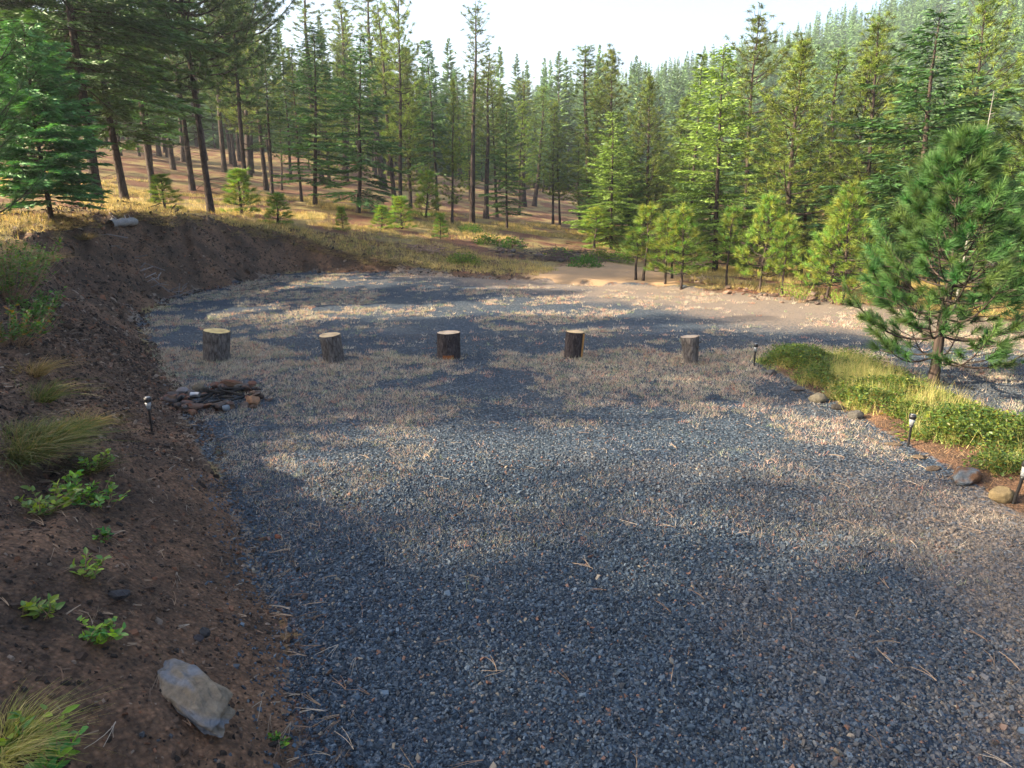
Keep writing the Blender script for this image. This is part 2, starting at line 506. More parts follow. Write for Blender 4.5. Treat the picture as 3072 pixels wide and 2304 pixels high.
def dust_sun(x, y):
    a_ = sstep(1.3, 3.2, x + .25 * (fbm(x * 1.2, y * 1.2, 3, 201) - .5) * 6 - .10 * (y - 2)) * sstep(7.5, 4.5, y)
    b_ = .95 * sstep(15.5, 20.5, y + x * .95 + (fbm(x * .5, y * .5, 3, 202) - .5) * 5)  # far road's sunlit paleness painted in as tan; the other terms are dust
    c_ = .28 * sstep(.52, .64, fbm(x * .55 + 7, y * .55, 4, 203))
    return np.clip(np.maximum(np.maximum(a_ * .8, b_), c_), 0, 1)

# ------------------------------------------------------------------ ground meshes (one height field, split by surface)
a1 = np.radians(np.r_[np.arange(-180, -46, 2.0), np.arange(-46, 46.01, .22), np.arange(48, 180, 2.0)])
r1 = np.r_[0.25, np.geomspace(.6, 2.0, 30)[:-1], np.geomspace(2.0, 45, 420)[:-1], np.geomspace(45, 2600, 130)]
A, RR = np.meshgrid(a1, r1)
X = RR * np.sin(A); Y = RR * np.cos(A)
Z, sdp, sw, Nn_, cap, sdb = height(X, Y, True)
na = len(a1); nr = len(r1)
edge_n = (fbm(X * 1.4, Y * 1.4, 4, 60) - .5) * .8 * np.clip(RR / 8, .5, 1.5)
m_gr = sstep(.35, -.25, sdp + edge_n * .8)
m_bed = sstep(.1, -.2, sdb + edge_n * .3)
m_gr = m_gr * (1 - m_bed)
face = sstep(.0, -.12, cap - Nn_ - .05) * (sdp > -0.3)
near_dirt = np.where((X < -0.2) & (sdp > -.3) & (RR < 9), sstep(3.4, 2.2, sdp), 0)
m_dirt = np.maximum(np.clip(face, 0, 1), near_dirt)
m_dirt = np.maximum(m_dirt, m_bed * .9)
m_dirt_sun = np.where(sdp < .05, np.maximum(dust_sun(X, Y), m_bed), m_dirt)  # inside the lot: dust and the road's painted sunlight
sdt = poly_sd(X, Y, TRK)
m_trk = sstep(.8, -.4, sdt + edge_n) * (1 - m_gr)
mask = np.stack([m_gr, m_dirt_sun, m_trk], -1).reshape(-1, 3)
V = np.stack([X, Y, Z], -1).reshape(-1, 3)
i, j = np.meshgrid(np.arange(nr - 1), np.arange(na), indexing='ij')
jn = (j + 1) % na
Q = np.stack([i * na + j, i * na + jn, (i + 1) * na + jn, (i + 1) * na + j], -1).reshape(-1, 4)
Q = Q[:, ::-1]
sd_f = sdp.reshape(-1)[Q].mean(1); md = m_dirt.reshape(-1)[Q].mean(1); mb = m_bed.reshape(-1)[Q].mean(1)
Df = RR.reshape(-1)[Q].mean(1)
mt = m_trk.reshape(-1)[Q].mean(1)
cls = np.zeros(len(Q), int)
cls[(md > .5) & (sd_f > 0)] = 1
cls[mt > .5] = 4
cls[m_gr.reshape(-1)[Q].mean(1) > .5] = 2
cls[mb > .5] = 3
cls[(cls == 0) & (Df > 85)] = 5
for c, nm in ((0, 'forest_floor'), (1, 'dirt_bank'), (2, 'gravel_lot'), (3, 'planting_bed'), (4, 'dirt_track'), (5, 'far_hills')):
    q = Q[cls == c]
    u, inv = np.unique(q, return_inverse=True)
    me = mesh_np(nm, V[u], None, inv.reshape(-1, 4), mask[u], M_ter, True)
    link(nm, me, kind='structure')
# small centre patch below the camera
q0 = np.array([list(range(na))])
me = bpy.data.meshes.new('ground_patch')
me.from_pydata([tuple(v) for v in V[:na]], [], [list(range(na - 1, -1, -1))])
a = me.attributes.new('tint', 'FLOAT_COLOR', 'POINT')
a.data.foreach_set('color', np.tile([1, 0, 0, 1], na).astype(np.float32))
me.materials.append(M_ter)
link('ground', me, kind='structure')

# ------------------------------------------------------------------ scatter helpers
def unit(n, k=3):
    v = rng.normal(size=(n, k)); return v / np.linalg.norm(v, axis=1)[:, None]

def sector(n, r0, r1, a0=-43, a1=43):
    r = np.sqrt(rng.uniform(r0 * r0, r1 * r1, n)); a = np.radians(rng.uniform(a0, a1, n))
    return r * np.sin(a), r * np.cos(a)

def chips(mb, x, y, z, size, cols, flat=.55, sink=.3):
    """angular chips: jittered, squashed boxes, 12 triangles each"""
    n = len(x)
    base = np.array([[-1, -1, -1], [1, -1, -1], [1, 1, -1], [-1, 1, -1], [-1, -1, 1], [1, -1, 1], [1, 1, 1], [-1, 1, 1]], float) * .5
    B = base[None] * (1 + rng.uniform(-.45, .25, (n, 8, 3)))
    B[:, 4:, :2] *= rng.uniform(.35, .9, (n, 1, 1))
    sc = np.stack([size * rng.uniform(.7, 1.4, n), size * rng.uniform(.6, 1.0, n), size * flat * rng.uniform(.6, 1.2, n)], -1)
    B = B * sc[:, None]
    # random rotation about z and small tilt
    t = rng.uniform(0, 2 * math.pi, n); c, s = np.cos(t), np.sin(t)
    a, b = rng.normal(0, .45, n), rng.normal(0, .45, n)
    Bz = B[..., 2] + B[..., 0] * a[:, None] + B[..., 1] * b[:, None]
    Bx = B[..., 0] * c[:, None] - B[..., 1] * s[:, None]
    By = B[..., 0] * s[:, None] + B[..., 1] * c[:, None]
    Vv = np.stack([Bx + x[:, None], By + y[:, None], Bz + (z + size * flat * (.5 - sink))[:, None]], -1).reshape(-1, 3)
    qs = np.array([[0, 3, 2, 1], [4, 5, 6, 7], [0, 1, 5, 4], [1, 2, 6, 5], [2, 3, 7, 6], [3, 0, 4, 7]])
    Qq = (np.arange(n)[:, None, None] * 8 + qs[None]).reshape(-1, 4)
    mb.add(Vv, None, Qq, np.repeat(cols, 8, 0))

def pal(n, colors, weights, jit=.25):
    weights = (list(weights) + [1.0] * 9)[:len(colors)]
    c = np.array(colors)[rng.choice(len(colors), n, p=np.array(weights) / sum(weights))]
    return c * (1 + rng.uniform(-jit, jit, (n, 1)))

# gravel chips that can be told apart near the camera
mb = MB()
x, y = sector(140000, 1.9, 6.3)
k = poly_sd(x, y, PAD) + (fbm(x * 1.4, y * 1.4, 4, 60) - .5) * .5 < rng.exponential(.10, len(x))
k &= poly_sd(x, y, BED) > .05
x, y = x[k], y[k]
x2, y2 = sector(100000, 6.3, 12.5)
k = (poly_sd(x2, y2, PAD) < -.05) & (poly_sd(x2, y2, BED) > .05)
x2, y2 = x2[k], y2[k]
GC = [(.008, .014, .022), (.020, .034, .050), (.040, .062, .086), (.075, .104, .132), (.13, .07, .05), (.17, .145, .11)]
def dust_sun_tint(c, x, y):  # tans chips for dust and for the sunlight painted on the road
    f_ = (dust_sun(x, y) * rng.uniform(.2, 1, len(x)))[:, None]
    return c * (1 - f_) + np.array([.20, .155, .115]) * rng.uniform(.4, 1.3, (len(x), 1)) * f_
chips(mb, x, y, height(x, y), .007 + rng.gamma(2.0, .0036, len(x)).clip(0, .028), dust_sun_tint(pal(len(x), GC, [2, 5, 4, .9, .35, .3]), x, y))
chips(mb, x2, y2, height(x2, y2), rng.uniform(.010, .021, len(x2)), dust_sun_tint(pal(len(x2), GC, [2, 5, 4, .9, .35, .35]), x2, y2))
link('gravel', mb.mesh('gravel', M_stone), kind='stuff', label='loose blue-grey crushed gravel covering the lot', category='gravel')

# crumbs on the cut bank
mb = MB()
x, y = np.concatenate([sector(60000, 1.8, 13, -42, 0), sector(40000, 13, 27, -42, 0)], 1)
sdx = poly_sd(x, y, PAD)
k = (sdx > -.15) & (sdx < 3.5)
x, y = x[k], y[k]
sz = .007 + rng.exponential(.007, len(x)); sz = np.minimum(sz, .05) * np.clip(np.hypot(x, y) / 6, .9, 2.6)
DC = [(.03, .024, .020), (.07, .048, .036), (.11, .072, .05), (.20, .155, .12), (.16, .08, .048)]
chips(mb, x, y, height(x, y), sz, pal(len(x), DC, [4, 5, 3, .7, 1]), .6)
link('soil_crumbs', mb.mesh('soil_crumbs', M_rock), kind='stuff', label='dark crumbs of soil and stone chips on the cut bank', category='soil crumbs')

# fallen needles and twigs
def needle_litter(mb, x, y, per=3, L=.14, wd=.0012, col=None, lift=.012):
    n = len(x); th = rng.uniform(0, 2 * math.pi, n)
    z = height(x, y) + lift
    cc = pal(n, [(.24, .175, .12), (.15, .10, .07), (.28, .23, .175), (.10, .07, .05)], [4, 3, 2, 2])
    for q in range(per):
        a0 = th + rng.normal(0, .16, n); cv = rng.normal(0, .35, n); Lq = L * rng.uniform(.6, 1.15, n)
        px, py = x.copy(), y.copy(); pts = []
        for s in range(5):
            ang = a0 + cv * s / 4
            dx, dy = np.cos(ang), np.sin(ang)
            zz = z + .006 * np.sin(s / 4 * 3.1) + rng.uniform(0, .006, n)
            ww = wd * (1 - .5 * s / 4)
            pts.append(np.stack([np.stack([px - dy * ww, py + dx * ww, zz], -1), np.stack([px + dy * ww, py - dx * ww, zz + .002], -1)], 1))
            px = px + dx * Lq / 4; py = py + dy * Lq / 4
        Vv = np.concatenate(pts, 1)
        ii = np.arange(n)[:, None] * 10
        Qq = np.concatenate([ii + np.array([[2 * s, 2 * s + 1, 2 * s + 3, 2 * s + 2]]) for s in range(4)])
        mb.add(Vv.reshape(-1, 3), None, Qq, np.repeat(cc, 10, 0))
mb = MB()
x, y = sector(430, 2.0, 9, -40, 42)
k = (poly_sd(x, y, PAD) < 0) & (poly_sd(x, y, BED) > 0); needle_litter(mb, x[k], y[k], 2)
x, y = sector(2600, 1.9, 12, -42, -5)
k = (poly_sd(x, y, PAD) > -.3); needle_litter(mb, x[k], y[k], 3, lift=.016)
link('fallen_needles', mb.mesh('fallen_needles', M_tint), kind='stuff', label='dry tan pine needles scattered over the gravel and soil', category='pine needles')

# ------------------------------------------------------------------ grass and weeds
def tufts(mb, x, y, hgt, nb, cols, spread=.5, wd=.006, rad=.03, droop=.0):
    n = len(x); z = height(x, y) - .01
    B = np.repeat(np.stack([x, y, z], -1), nb, 0)
    B[:, :2] += rng.normal(0, 1, (n * nb, 2)) * np.repeat(np.broadcast_to(rad, (n,)), nb)[:, None]
    D = np.stack([rng.normal(0, spread, n * nb), rng.normal(0, spread, n * nb), np.ones(n * nb)], -1)
    H = np.repeat(np.broadcast_to(hgt, (n,)), nb) * rng.uniform(.5, 1.15, n * nb)
    W = np.repeat(np.broadcast_to(wd, (n,)), nb)
    cc = np.repeat(cols, nb, 0) * rng.uniform(.75, 1.25, (n * nb, 1))
    mb.spikes(B, D, H, W, cc, bend=droop)

# dry weeds dotted over the gravel, in patches
x, y = np.concatenate([sector(60000, 3.6, 23, -42, 43), sector(26000, 4.5, 13, -42, 43)], 1)
D = np.hypot(x, y)
sdx = poly_sd(x, y, PAD); sbx = poly_sd(x, y, BED)
pn = .5 * fbm(x / 2.2, y / 1.7, 3, 101) + .5 * fbm(x / .5, y / .45, 3, 102)
pn = .5 + (pn - .5) * 1.6
az = np.degrees(np.arctan2(x, y))
bias = .06 + .085 * np.exp(-((D - 6.8) / 1.6) ** 2) * sstep(16, -4, az) + .055 * sstep(6, 9, D) + .06 * np.exp(-((sdx + .8) / .9) ** 2) + .10 * np.exp(-((az + 22) / 8) ** 2) * sstep(14, 8, D) * sstep(3, 6, D) \
    + .10 * np.exp(-((az - 14) / 9) ** 2) * np.exp(-((D - 10.3) / 1.8) ** 2) - .05 * sstep(10.5, 14, D) * sstep(-12, 0, az) - .14 * sstep(15.5, 18.5, y + x * .95) * (x > -1) - .20 * sstep(5.2, 4.2, D) - .06 * ((D < 6.0) & (az > 0))
prob = sstep(.57, .67, pn + bias) * .95 + .03
k = (sdx < -.05) & (sbx > .1) & (rng.uniform(0, 1, len(x)) < prob)
x, y, D = x[k], y[k], D[k]
WC = [(.42, .35, .27), (.34, .32, .26), (.46, .31, .25), (.23, .28, .17), (.50, .45, .38), (.40, .19, .13)]
c = pal(len(x), WC, [5, 4, 3.0, 2.2, 2, .8])
mb = MB()
tufts(mb, x, y, rng.uniform(.035, .075, len(x)) * np.clip(D / 8, .9, 1.3), 9, c, .85, .0040 * np.clip(D / 5, 1, 2.8), .032)
link('dry_weeds', mb.mesh('dry_weeds', M_grass), kind='stuff', label='low dry tan weeds coming up in patches through the gravel', category='weeds')

# meadow grass on the natural ground above the bank and along the lot
def wild_filter(x, y):
    zz, s1, s2, Nn2, cp, sb = height(x, y, True)
    return (s1 > .05) & ((cp > Nn2 - .02) | (Nn2 < .12))
x, y = sector(70000, 12, 46, -42, 40)
D = np.hypot(x, y)
g = fbm(x / 2.2, y / 2.2, 4, 131)
sdx = poly_sd(x, y, PAD)
g = g + .16 * np.exp(-np.maximum(sdx - 2.0, 0) / 2.5) * (x < 12)
k = wild_filter(x, y) & (rng.uniform(0, 1, len(x)) < sstep(.46, .62, g)) & (poly_sd(x, y, TRK) > -.2)
x, y, D = x[k], y[k], D[k]
c = pal(len(x), [(.58, .44, .15), (.46, .37, .14), (.26, .28, .09), (.62, .50, .24), (.18, .22, .07)], [5, 3, 1.8, 3, 1.0])
mb = MB()
tufts(mb, x, y, rng.uniform(.10, .26, len(x)), 9, c, .45, .009 * np.clip(D / 20, .8, 2.0), .05)
link('meadow_grass', mb.mesh('meadow_grass', M_grass), kind='stuff', label='dry yellow meadow grass on the slope above the bank', category='grass')

x, y = sector(60000, 9, 27, -42, -6)
zz, s1, s2, Nn2, cp, sb = height(x, y, True)
k = (s1 > .2) & (abs(cp - Nn2) < .22) & (Nn2 > .2) & (rng.uniform(0, 1, len(x)) < sstep(.35, .6, fbm(x * 1.1, y * 1.1, 3, 191)))
x, y = x[k], y[k]
mb = MB()
tufts(mb, x, y, rng.uniform(.12, .28, len(x)), 10, pal(len(x), [(.42, .33, .13), (.30, .24, .10), (.20, .20, .07), (.24, .17, .10)], [3, 3, 2, 2]), .8, .010, .06, .45)
link('lip_grass', mb.mesh('lip_grass', M_grass), kind='stuff', label='dry grass hanging over the lip of the cut bank', category='grass')

# low leafy cover of the planting bed
mb = MB()
bx = rng.uniform(BED[:, 0].min(), min(BED[:, 0].max(), 9), 42000); by = rng.uniform(BED[:, 1].min(), BED[:, 1].max(), 42000)
sb = poly_sd(bx, by, BED)
front = sstep(9.6, 5.0, by)
k = (sb < .10) & (fbm(bx * 2.6, by * 2.6, 4, 151) + .40 * sstep(-.05, .45 + .35 * front, -sb) > rng.uniform(.52, .88, len(bx)))
for q_ in (G(908, 447), G(1013, 504), G(964, 482), G(1001, 501), G(857, 419), G(817, 402)):
    k &= np.hypot((bx - q_[0] - .03) / 1.0, (by - q_[1] + .12) / 1.4) > .20
bx, by = bx[k], by[k]; n = len(bx)
bz = height(bx, by)
for q in range(5):
    h = rng.uniform(.01, 1, n) * (.05 + .16 * sstep(.40, .68, fbm(bx * 1.7 + 3, by * 1.7, 3, 161)))
    B = np.stack([bx + rng.normal(0, .04, n), by + rng.normal(0, .04, n), bz + h], -1)
    D3 = np.stack([rng.normal(size=n), rng.normal(size=n), rng.uniform(-.2, .6, n)], -1)
    cc = pal(n, [(.9, .85, .9), (1.4, 1.1, .8), (.5, .6, .6), (1.8, 1.15, .7), (1.7, .6, .4), (1.2, .7, .6)], [4, 3, 3, 1.4, .3, .8], .4)
    mb.leaves(B, D3, rng.uniform(.016, .050, n), rng.uniform(.010, .030, n), cc * .8, up=np.array([0, 0, 1.0]))
link('ground_cover', mb.mesh('ground_cover', M_leaf), kind='stuff', label='low green leafy ground cover filling the planting bed', category='ground cover')
mb = MB()
k = rng.uniform(0, 1, n) < .10 + .35 * sstep(.5, .65, fbm(bx * .9, by * .9, 3, 171))
gx, gy = bx[k], by[k]
c = pal(len(gx), [(.50, .42, .16), (.26, .32, .08), (.42, .36, .16)], [3, 3, 2])
right = sstep(4.0, 5.8, gx)
tufts(mb, gx, gy, rng.uniform(.07, .22, len(gx)) * (1 + right * .5), 10, c, .38, .005, .03)
k2 = rng.uniform(0, 1, 42000) < .10
lx = rng.uniform(BED[:, 0].min(), 9, 42000)[k2]; ly = rng.uniform(BED[:, 1].min(), BED[:, 1].max(), 42000)[k2]
k3 = (poly_sd(lx, ly, BED) < .12); lx, ly = lx[k3], ly[k3]
tufts(mb, lx, ly, rng.uniform(.03, .09, len(lx)), 7, pal(len(lx), [(.30, .17, .09), (.22, .12, .07), (.40, .28, .17)], [3, 2, 2]), 1.3, .006, .05)
link('bed_grass', mb.mesh('bed_grass', M_grass), kind='stuff', label='tall tan and green grass stems growing through the planting bed', category='grass')

# ------------------------------------------------------------------ rocks
def rock_mesh(name, sx, sy, sz, col, col2=None, seed=0, cuts=9, sub=3, rough=.10):
    r = np.random.default_rng(seed)
    import bmesh
    bm = bmesh.new(); bmesh.ops.create_icosphere(bm, subdivisions=sub, radius=1)
    V = np.array([v.co[:] for v in bm.verts]); F = np.array([[v.index for v in f.verts] for f in bm.faces]); bm.free()
    for q in range(cuts):
        nn = r.normal(size=3); nn /= np.linalg.norm(nn); d = r.uniform(.52, .85)
        e = V @ nn - d
        V = V - np.maximum(e, 0)[:, None] * nn * r.uniform(.8, 1)
    n3 = lambda f_, o_, s_: (fbm(V[:, 0] * f_ + seed, V[:, 1] * f_, o_, s_) + fbm(V[:, 1] * f_ + 5.3, V[:, 2] * f_ + seed, o_, s_ + 1) + fbm(V[:, 2] * f_ + 9.1, V[:, 0] * f_ + 2.2, o_, s_ + 2)) / 3 - .5
    nz = n3(1.6, 3, seed) * rough * 3.2
    nz2 = -np.abs(n3(3.7, 3, seed + 30)) * rough * 1.8
    V = V * (1 + nz + nz2)[:, None] * np.array([sx, sy, sz])
    c = np.tile(np.array(col, float), (len(V), 1))
    if col2 is not None:
        m = sstep(.45, .58, fbm(V[:, 0] / sx * 1.3 + seed * 3.1, V[:, 1] / sy * 1.3 + V[:, 2] / sz, 3, seed + 9))[:, None]
        c = c * (1 - m) + np.array(col2) * m
    return mesh_np(name, V, F, None, c, M_rock, False)

def rock(loc, s, col, label, col2=None, group=None, seed=0, rot=0, sub=3, name='rock', tilt=(0, 0), sink=.3, cuts=9, rough=.12):
    me = rock_mesh(name, s[0] / 2, s[1] / 2, s[2] / 2, tuple(c * .75 for c in col), tuple(c * .75 for c in col2) if col2 else None, seed, cuts, sub, rough)
    o = link(name, me, loc=(loc[0], loc[1], loc[2] + s[2] * (.5 - sink)), label=label, category='rock', group=group)
    o.rotation_euler = (tilt[0], tilt[1], rot)
    return o

RUST, BRN, GRY, TAN, BLU, PNK = (.22, .085, .05), (.12, .075, .05), (.17, .16, .155), (.30, .21, .12), (.20, .24, .28), (.20, .11, .09)
p = GT(196, 706)
b = rock((p[0], p[1], p[2]), (.66, .26, .20), (.23, .19, .14), 'large pale tan and grey-blue boulder half buried in the dark soil', (.185, .20, .225), seed=24, rot=R(-38), sub=5, sink=.42, name='boulder', cuts=10, rough=.34, tilt=(R(8), R(6)))

# fire ring
fc = G(218, 401)
ring_spec = []
nr_ = 30
for i_ in range(nr_):
    th = i_ / nr_ * 2 * math.pi + rng.normal(0, .05)
    rr = .46 + rng.normal(0, .04)
    ring_spec.append((th, rr, 0, rng.uniform(.09, .17)))
for i_ in range(30):
    th = rng.uniform(0, 2 * math.pi); ring_spec.append((th, .45 + rng.normal(0, .05), .05, rng.uniform(.09, .16)))
for i_ in range(16):
    th = rng.uniform(0, 2 * math.pi); ring_spec.append((th, .54 + rng.uniform(0, .10), 0, rng.uniform(.05, .09)))
ringcols = [(.16, .07, .045), (.09, .06, .045), (.13, .085, .07), (.10, .085, .08), (.19, .115, .075), (.11, .105, .10)]
for i_, (th, rr, dz, s) in enumerate(ring_spec):
    x_, y_ = fc[0] + rr * math.cos(th) * 1.0, fc[1] + rr * math.sin(th)
    rock((x_, y_, hz(x_, y_) + dz), (s * rng.uniform(.9, 1.5), s, s * rng.uniform(.4, .7)), ringcols[rng.integers(6)],
         'brown to rust-red stone in the ring around the fire pit', ringcols[rng.integers(4)], 'stones ringing the fire pit',
         seed=100 + i_, rot=rng.uniform(0, 6.28), sub=2, tilt=(rng.normal(0, .2), rng.normal(0, .2)), sink=.2)
hf = hz(fc[0], fc[1])
rock((fc[0] + .02, fc[1] + .42, hf + .06), (.46, .10, .13), (.16, .065, .04), 'long rust-red slab leaning along the back of the fire pit', BRN, seed=301, rot=R(-12), tilt=(R(25), R(6)), sub=2, name='stone_slab')
rock((fc[0] - .52, fc[1] + .24, hf), (.19, .15, .14), (.22, .20, .20), 'rounded light grey stone at the back left of the fire pit', seed=302, sub=3, cuts=3)
rock((fc[0] - .40, fc[1] + .40, hf), (.17, .14, .15), (.16, .13, .09), 'rounded olive-brown stone beside the grey stone at the back of the fire pit', seed=303, sub=3, cuts=3)
rock((fc[0] + .28, fc[1] - .46, hf + .03), (.10, .08, .10), BLU, 'small blue-grey stone at the front of the fire pit ring', seed=304, sub=2, cuts=4)
rock((fc[0] + .50, fc[1] - .22, hf + .02), (.20, .17, .17), (.30, .17, .10), 'large angular orange-brown stone at the right front of the fire pit', seed=305, sub=2)
rock((fc[0] - .47, fc[1] - .20, hf + .02), (.24, .18, .18), PNK, 'large pinkish-brown stone at the left front of the fire pit', BRN, seed=306, sub=3)
mb = MB()
for i_ in range(14):
    th = rng.uniform(0, 6.28); L_ = rng.uniform(.12, .28); c0 = np.array([fc[0] + rng.normal(0, .16), fc[1] + rng.normal(0, .16), hf + .03 + rng.uniform(0, .05)])
    dv = np.array([math.cos(th), math.sin(th), rng.normal(0, .2)]) * L_
    mb.tube([c0 - dv, c0, c0 + dv], [.012, .018, .010], 6, (.012, .011, .011))
link('charred_sticks', mb.mesh('charred_sticks', M_tint), label='black charred sticks and ash heaped inside the fire pit', category='firewood')
mb = MB()
th = np.arange(12) / 12 * 2 * math.pi
c0 = np.array([fc[0] - .22, fc[1] - .10, hf + .10])
mb.tube([c0 + np.array([-.055, 0, 0]), c0 + np.array([-.05, 0, 0]), c0 + np.array([0, .004, .003]), c0 + np.array([.05, 0, 0])], [.02, .032, .028, .032], 10, (.62, .62, .62))
link('tin_can', mb.mesh('tin_can', plain_mat('tin', (.35, .36, .38), .4, .8)), label='crumpled silver tin can lying on the fire pit stones', category='can')

# rocks edging the planting bed
bed_rocks = [((817, 402), (.30, .22, .20), (.34, .30, .22), 'rounded pale tan boulder at the far end of the planting bed edge', 401),
             ((797, 391), (.26, .16, .13), (.26, .23, .21), 'flat grey-brown rock beside the first leafy plants of the bed', 402),
             ((771, 375), (.24, .18, .13), (.22, .21, .20), 'low grey rock below the farthest path light', 403),
             ((836, 409), (.24, .18, .13), (.10, .09, .08), 'dark brown rock between the pale boulder and the mossy rock', 404),
             ((857, 419), (.30, .20, .19), (.20, .19, .17), 'dark mossy rock with a sunlit top at the bed edge', 405),
             ((894, 446), (.26, .10, .06), (.26, .20, .14), 'thin tan stone slab lying left of the middle path light', 406),
             ((893, 434), (.22, .10, .05), (.24, .18, .13), 'thin tan stone slab behind the other slab', 407),
             ((920, 459), (.22, .14, .06), (.22, .17, .12), 'flat brown stone lying in front of the large red-brown boulder', 408),
             ((933, 470), (.26, .12, .06), (.20, .15, .11), 'low flat stone against the left side of the large red-brown boulder', 409),
             ((964, 482), (.42, .30, .27), (.30, .17, .10), 'large red-brown boulder with a pale blue patch on top', 410),
             ((1001, 501), (.28, .22, .21), (.42, .32, .17), 'rounded yellow-tan rock next to the nearest path light', 411),
             ((842, 358), (.55, .16, .16), (.20, .19, .20), 'long grey stone lying in the leafy plants at the back of the bed', 412)]
for (px_, py_), s_, c_, lb, sd_ in bed_rocks:
    p = GT(px_, py_)
    s_ = tuple(v_ * .72 for v_ in s_); c_ = tuple(v_ * .52 for v_ in c_)
    rock(p, s_, c_, lb, (.13, .155, .18) if sd_ == 410 else None, seed=sd_, rot=rng.uniform(-.5, .5), sub=3, cuts=4 if sd_ in (401, 411) else 8, sink=.22)
# rubble along the far edge of the lot
for i_ in range(90):
    t_ = i_ / 90
    px_ = 722 + 130 * t_ + rng.normal(0, 3); py_ = 290 + 12.5 * t_ + rng.normal(0, 2.4)
    p = G(px_, py_); p[2] = hz(p[0], p[1]); s = .05 + rng.gamma(2, .03)
    rock(p, (s * 1.4, s, s * .6), [(.20, .115, .085), (.16, .12, .10), (.22, .15, .11), (.12, .08, .06)][rng.integers(4)],
         'reddish stone in the rubble heaped along the far edge of the lot', None, 'rubble along the far lot edge', seed=500 + i_,
         rot=rng.uniform(0, 6), sub=1 if s < .17 else 2, tilt=(rng.normal(0, .3), rng.normal(0, .3)), sink=.2)
for i_ in range(40):
    t_ = i_ / 40
    p = RD(500 + 105 * t_ + rng.normal(0, 3), 250 + rng.normal(0, 1), 27.5 + rng.normal(0, .6)); p[2] = hz(p[0], p[1]); s = rng.uniform(.12, .3)
    rock(p, (s * 1.3, s, s * .7), [(.12, .09, .08), (.16, .11, .09), (.10, .10, .10)][rng.integers(3)],
         'dark stone in the low brushy berm beside the dirt track', None, 'stones of the brushy berm', seed=700 + i_,
         rot=rng.uniform(0, 6), sub=1, sink=.2)
loose = [(1540 / 3072 * 1024, 0)]
for (px_, py_, s, c_, lb) in [(263, 540, .05, BRN, 'small brown stone alone on the dark soil left of the gravel'), (278, 538, .05, RUST, 'small dark red clod at the edge of the gravel'),
                          (353, 633, .05, (.07, .07, .075), 'dark grey stone on the soil right of the cut slope'), (305, 598, .045, (.10, .07, .06), 'dark brown clod in the weeds near the gravel edge'),
                          (119, 599, .09, (.06, .06, .065), 'dark flat stone under the leafy seedlings'), (205, 634, .06, (.05, .05, .052), 'dark stone above the large boulder'),
                          (199, 640, .05, (.06, .055, .06), 'dark chip beside the stone above the boulder')]:
    p = GT(px_, py_)
    rock(p, (s * 1.4, s, s * .8), c_, lb, seed=int(px_), rot=rng.uniform(0, 6), sub=2)

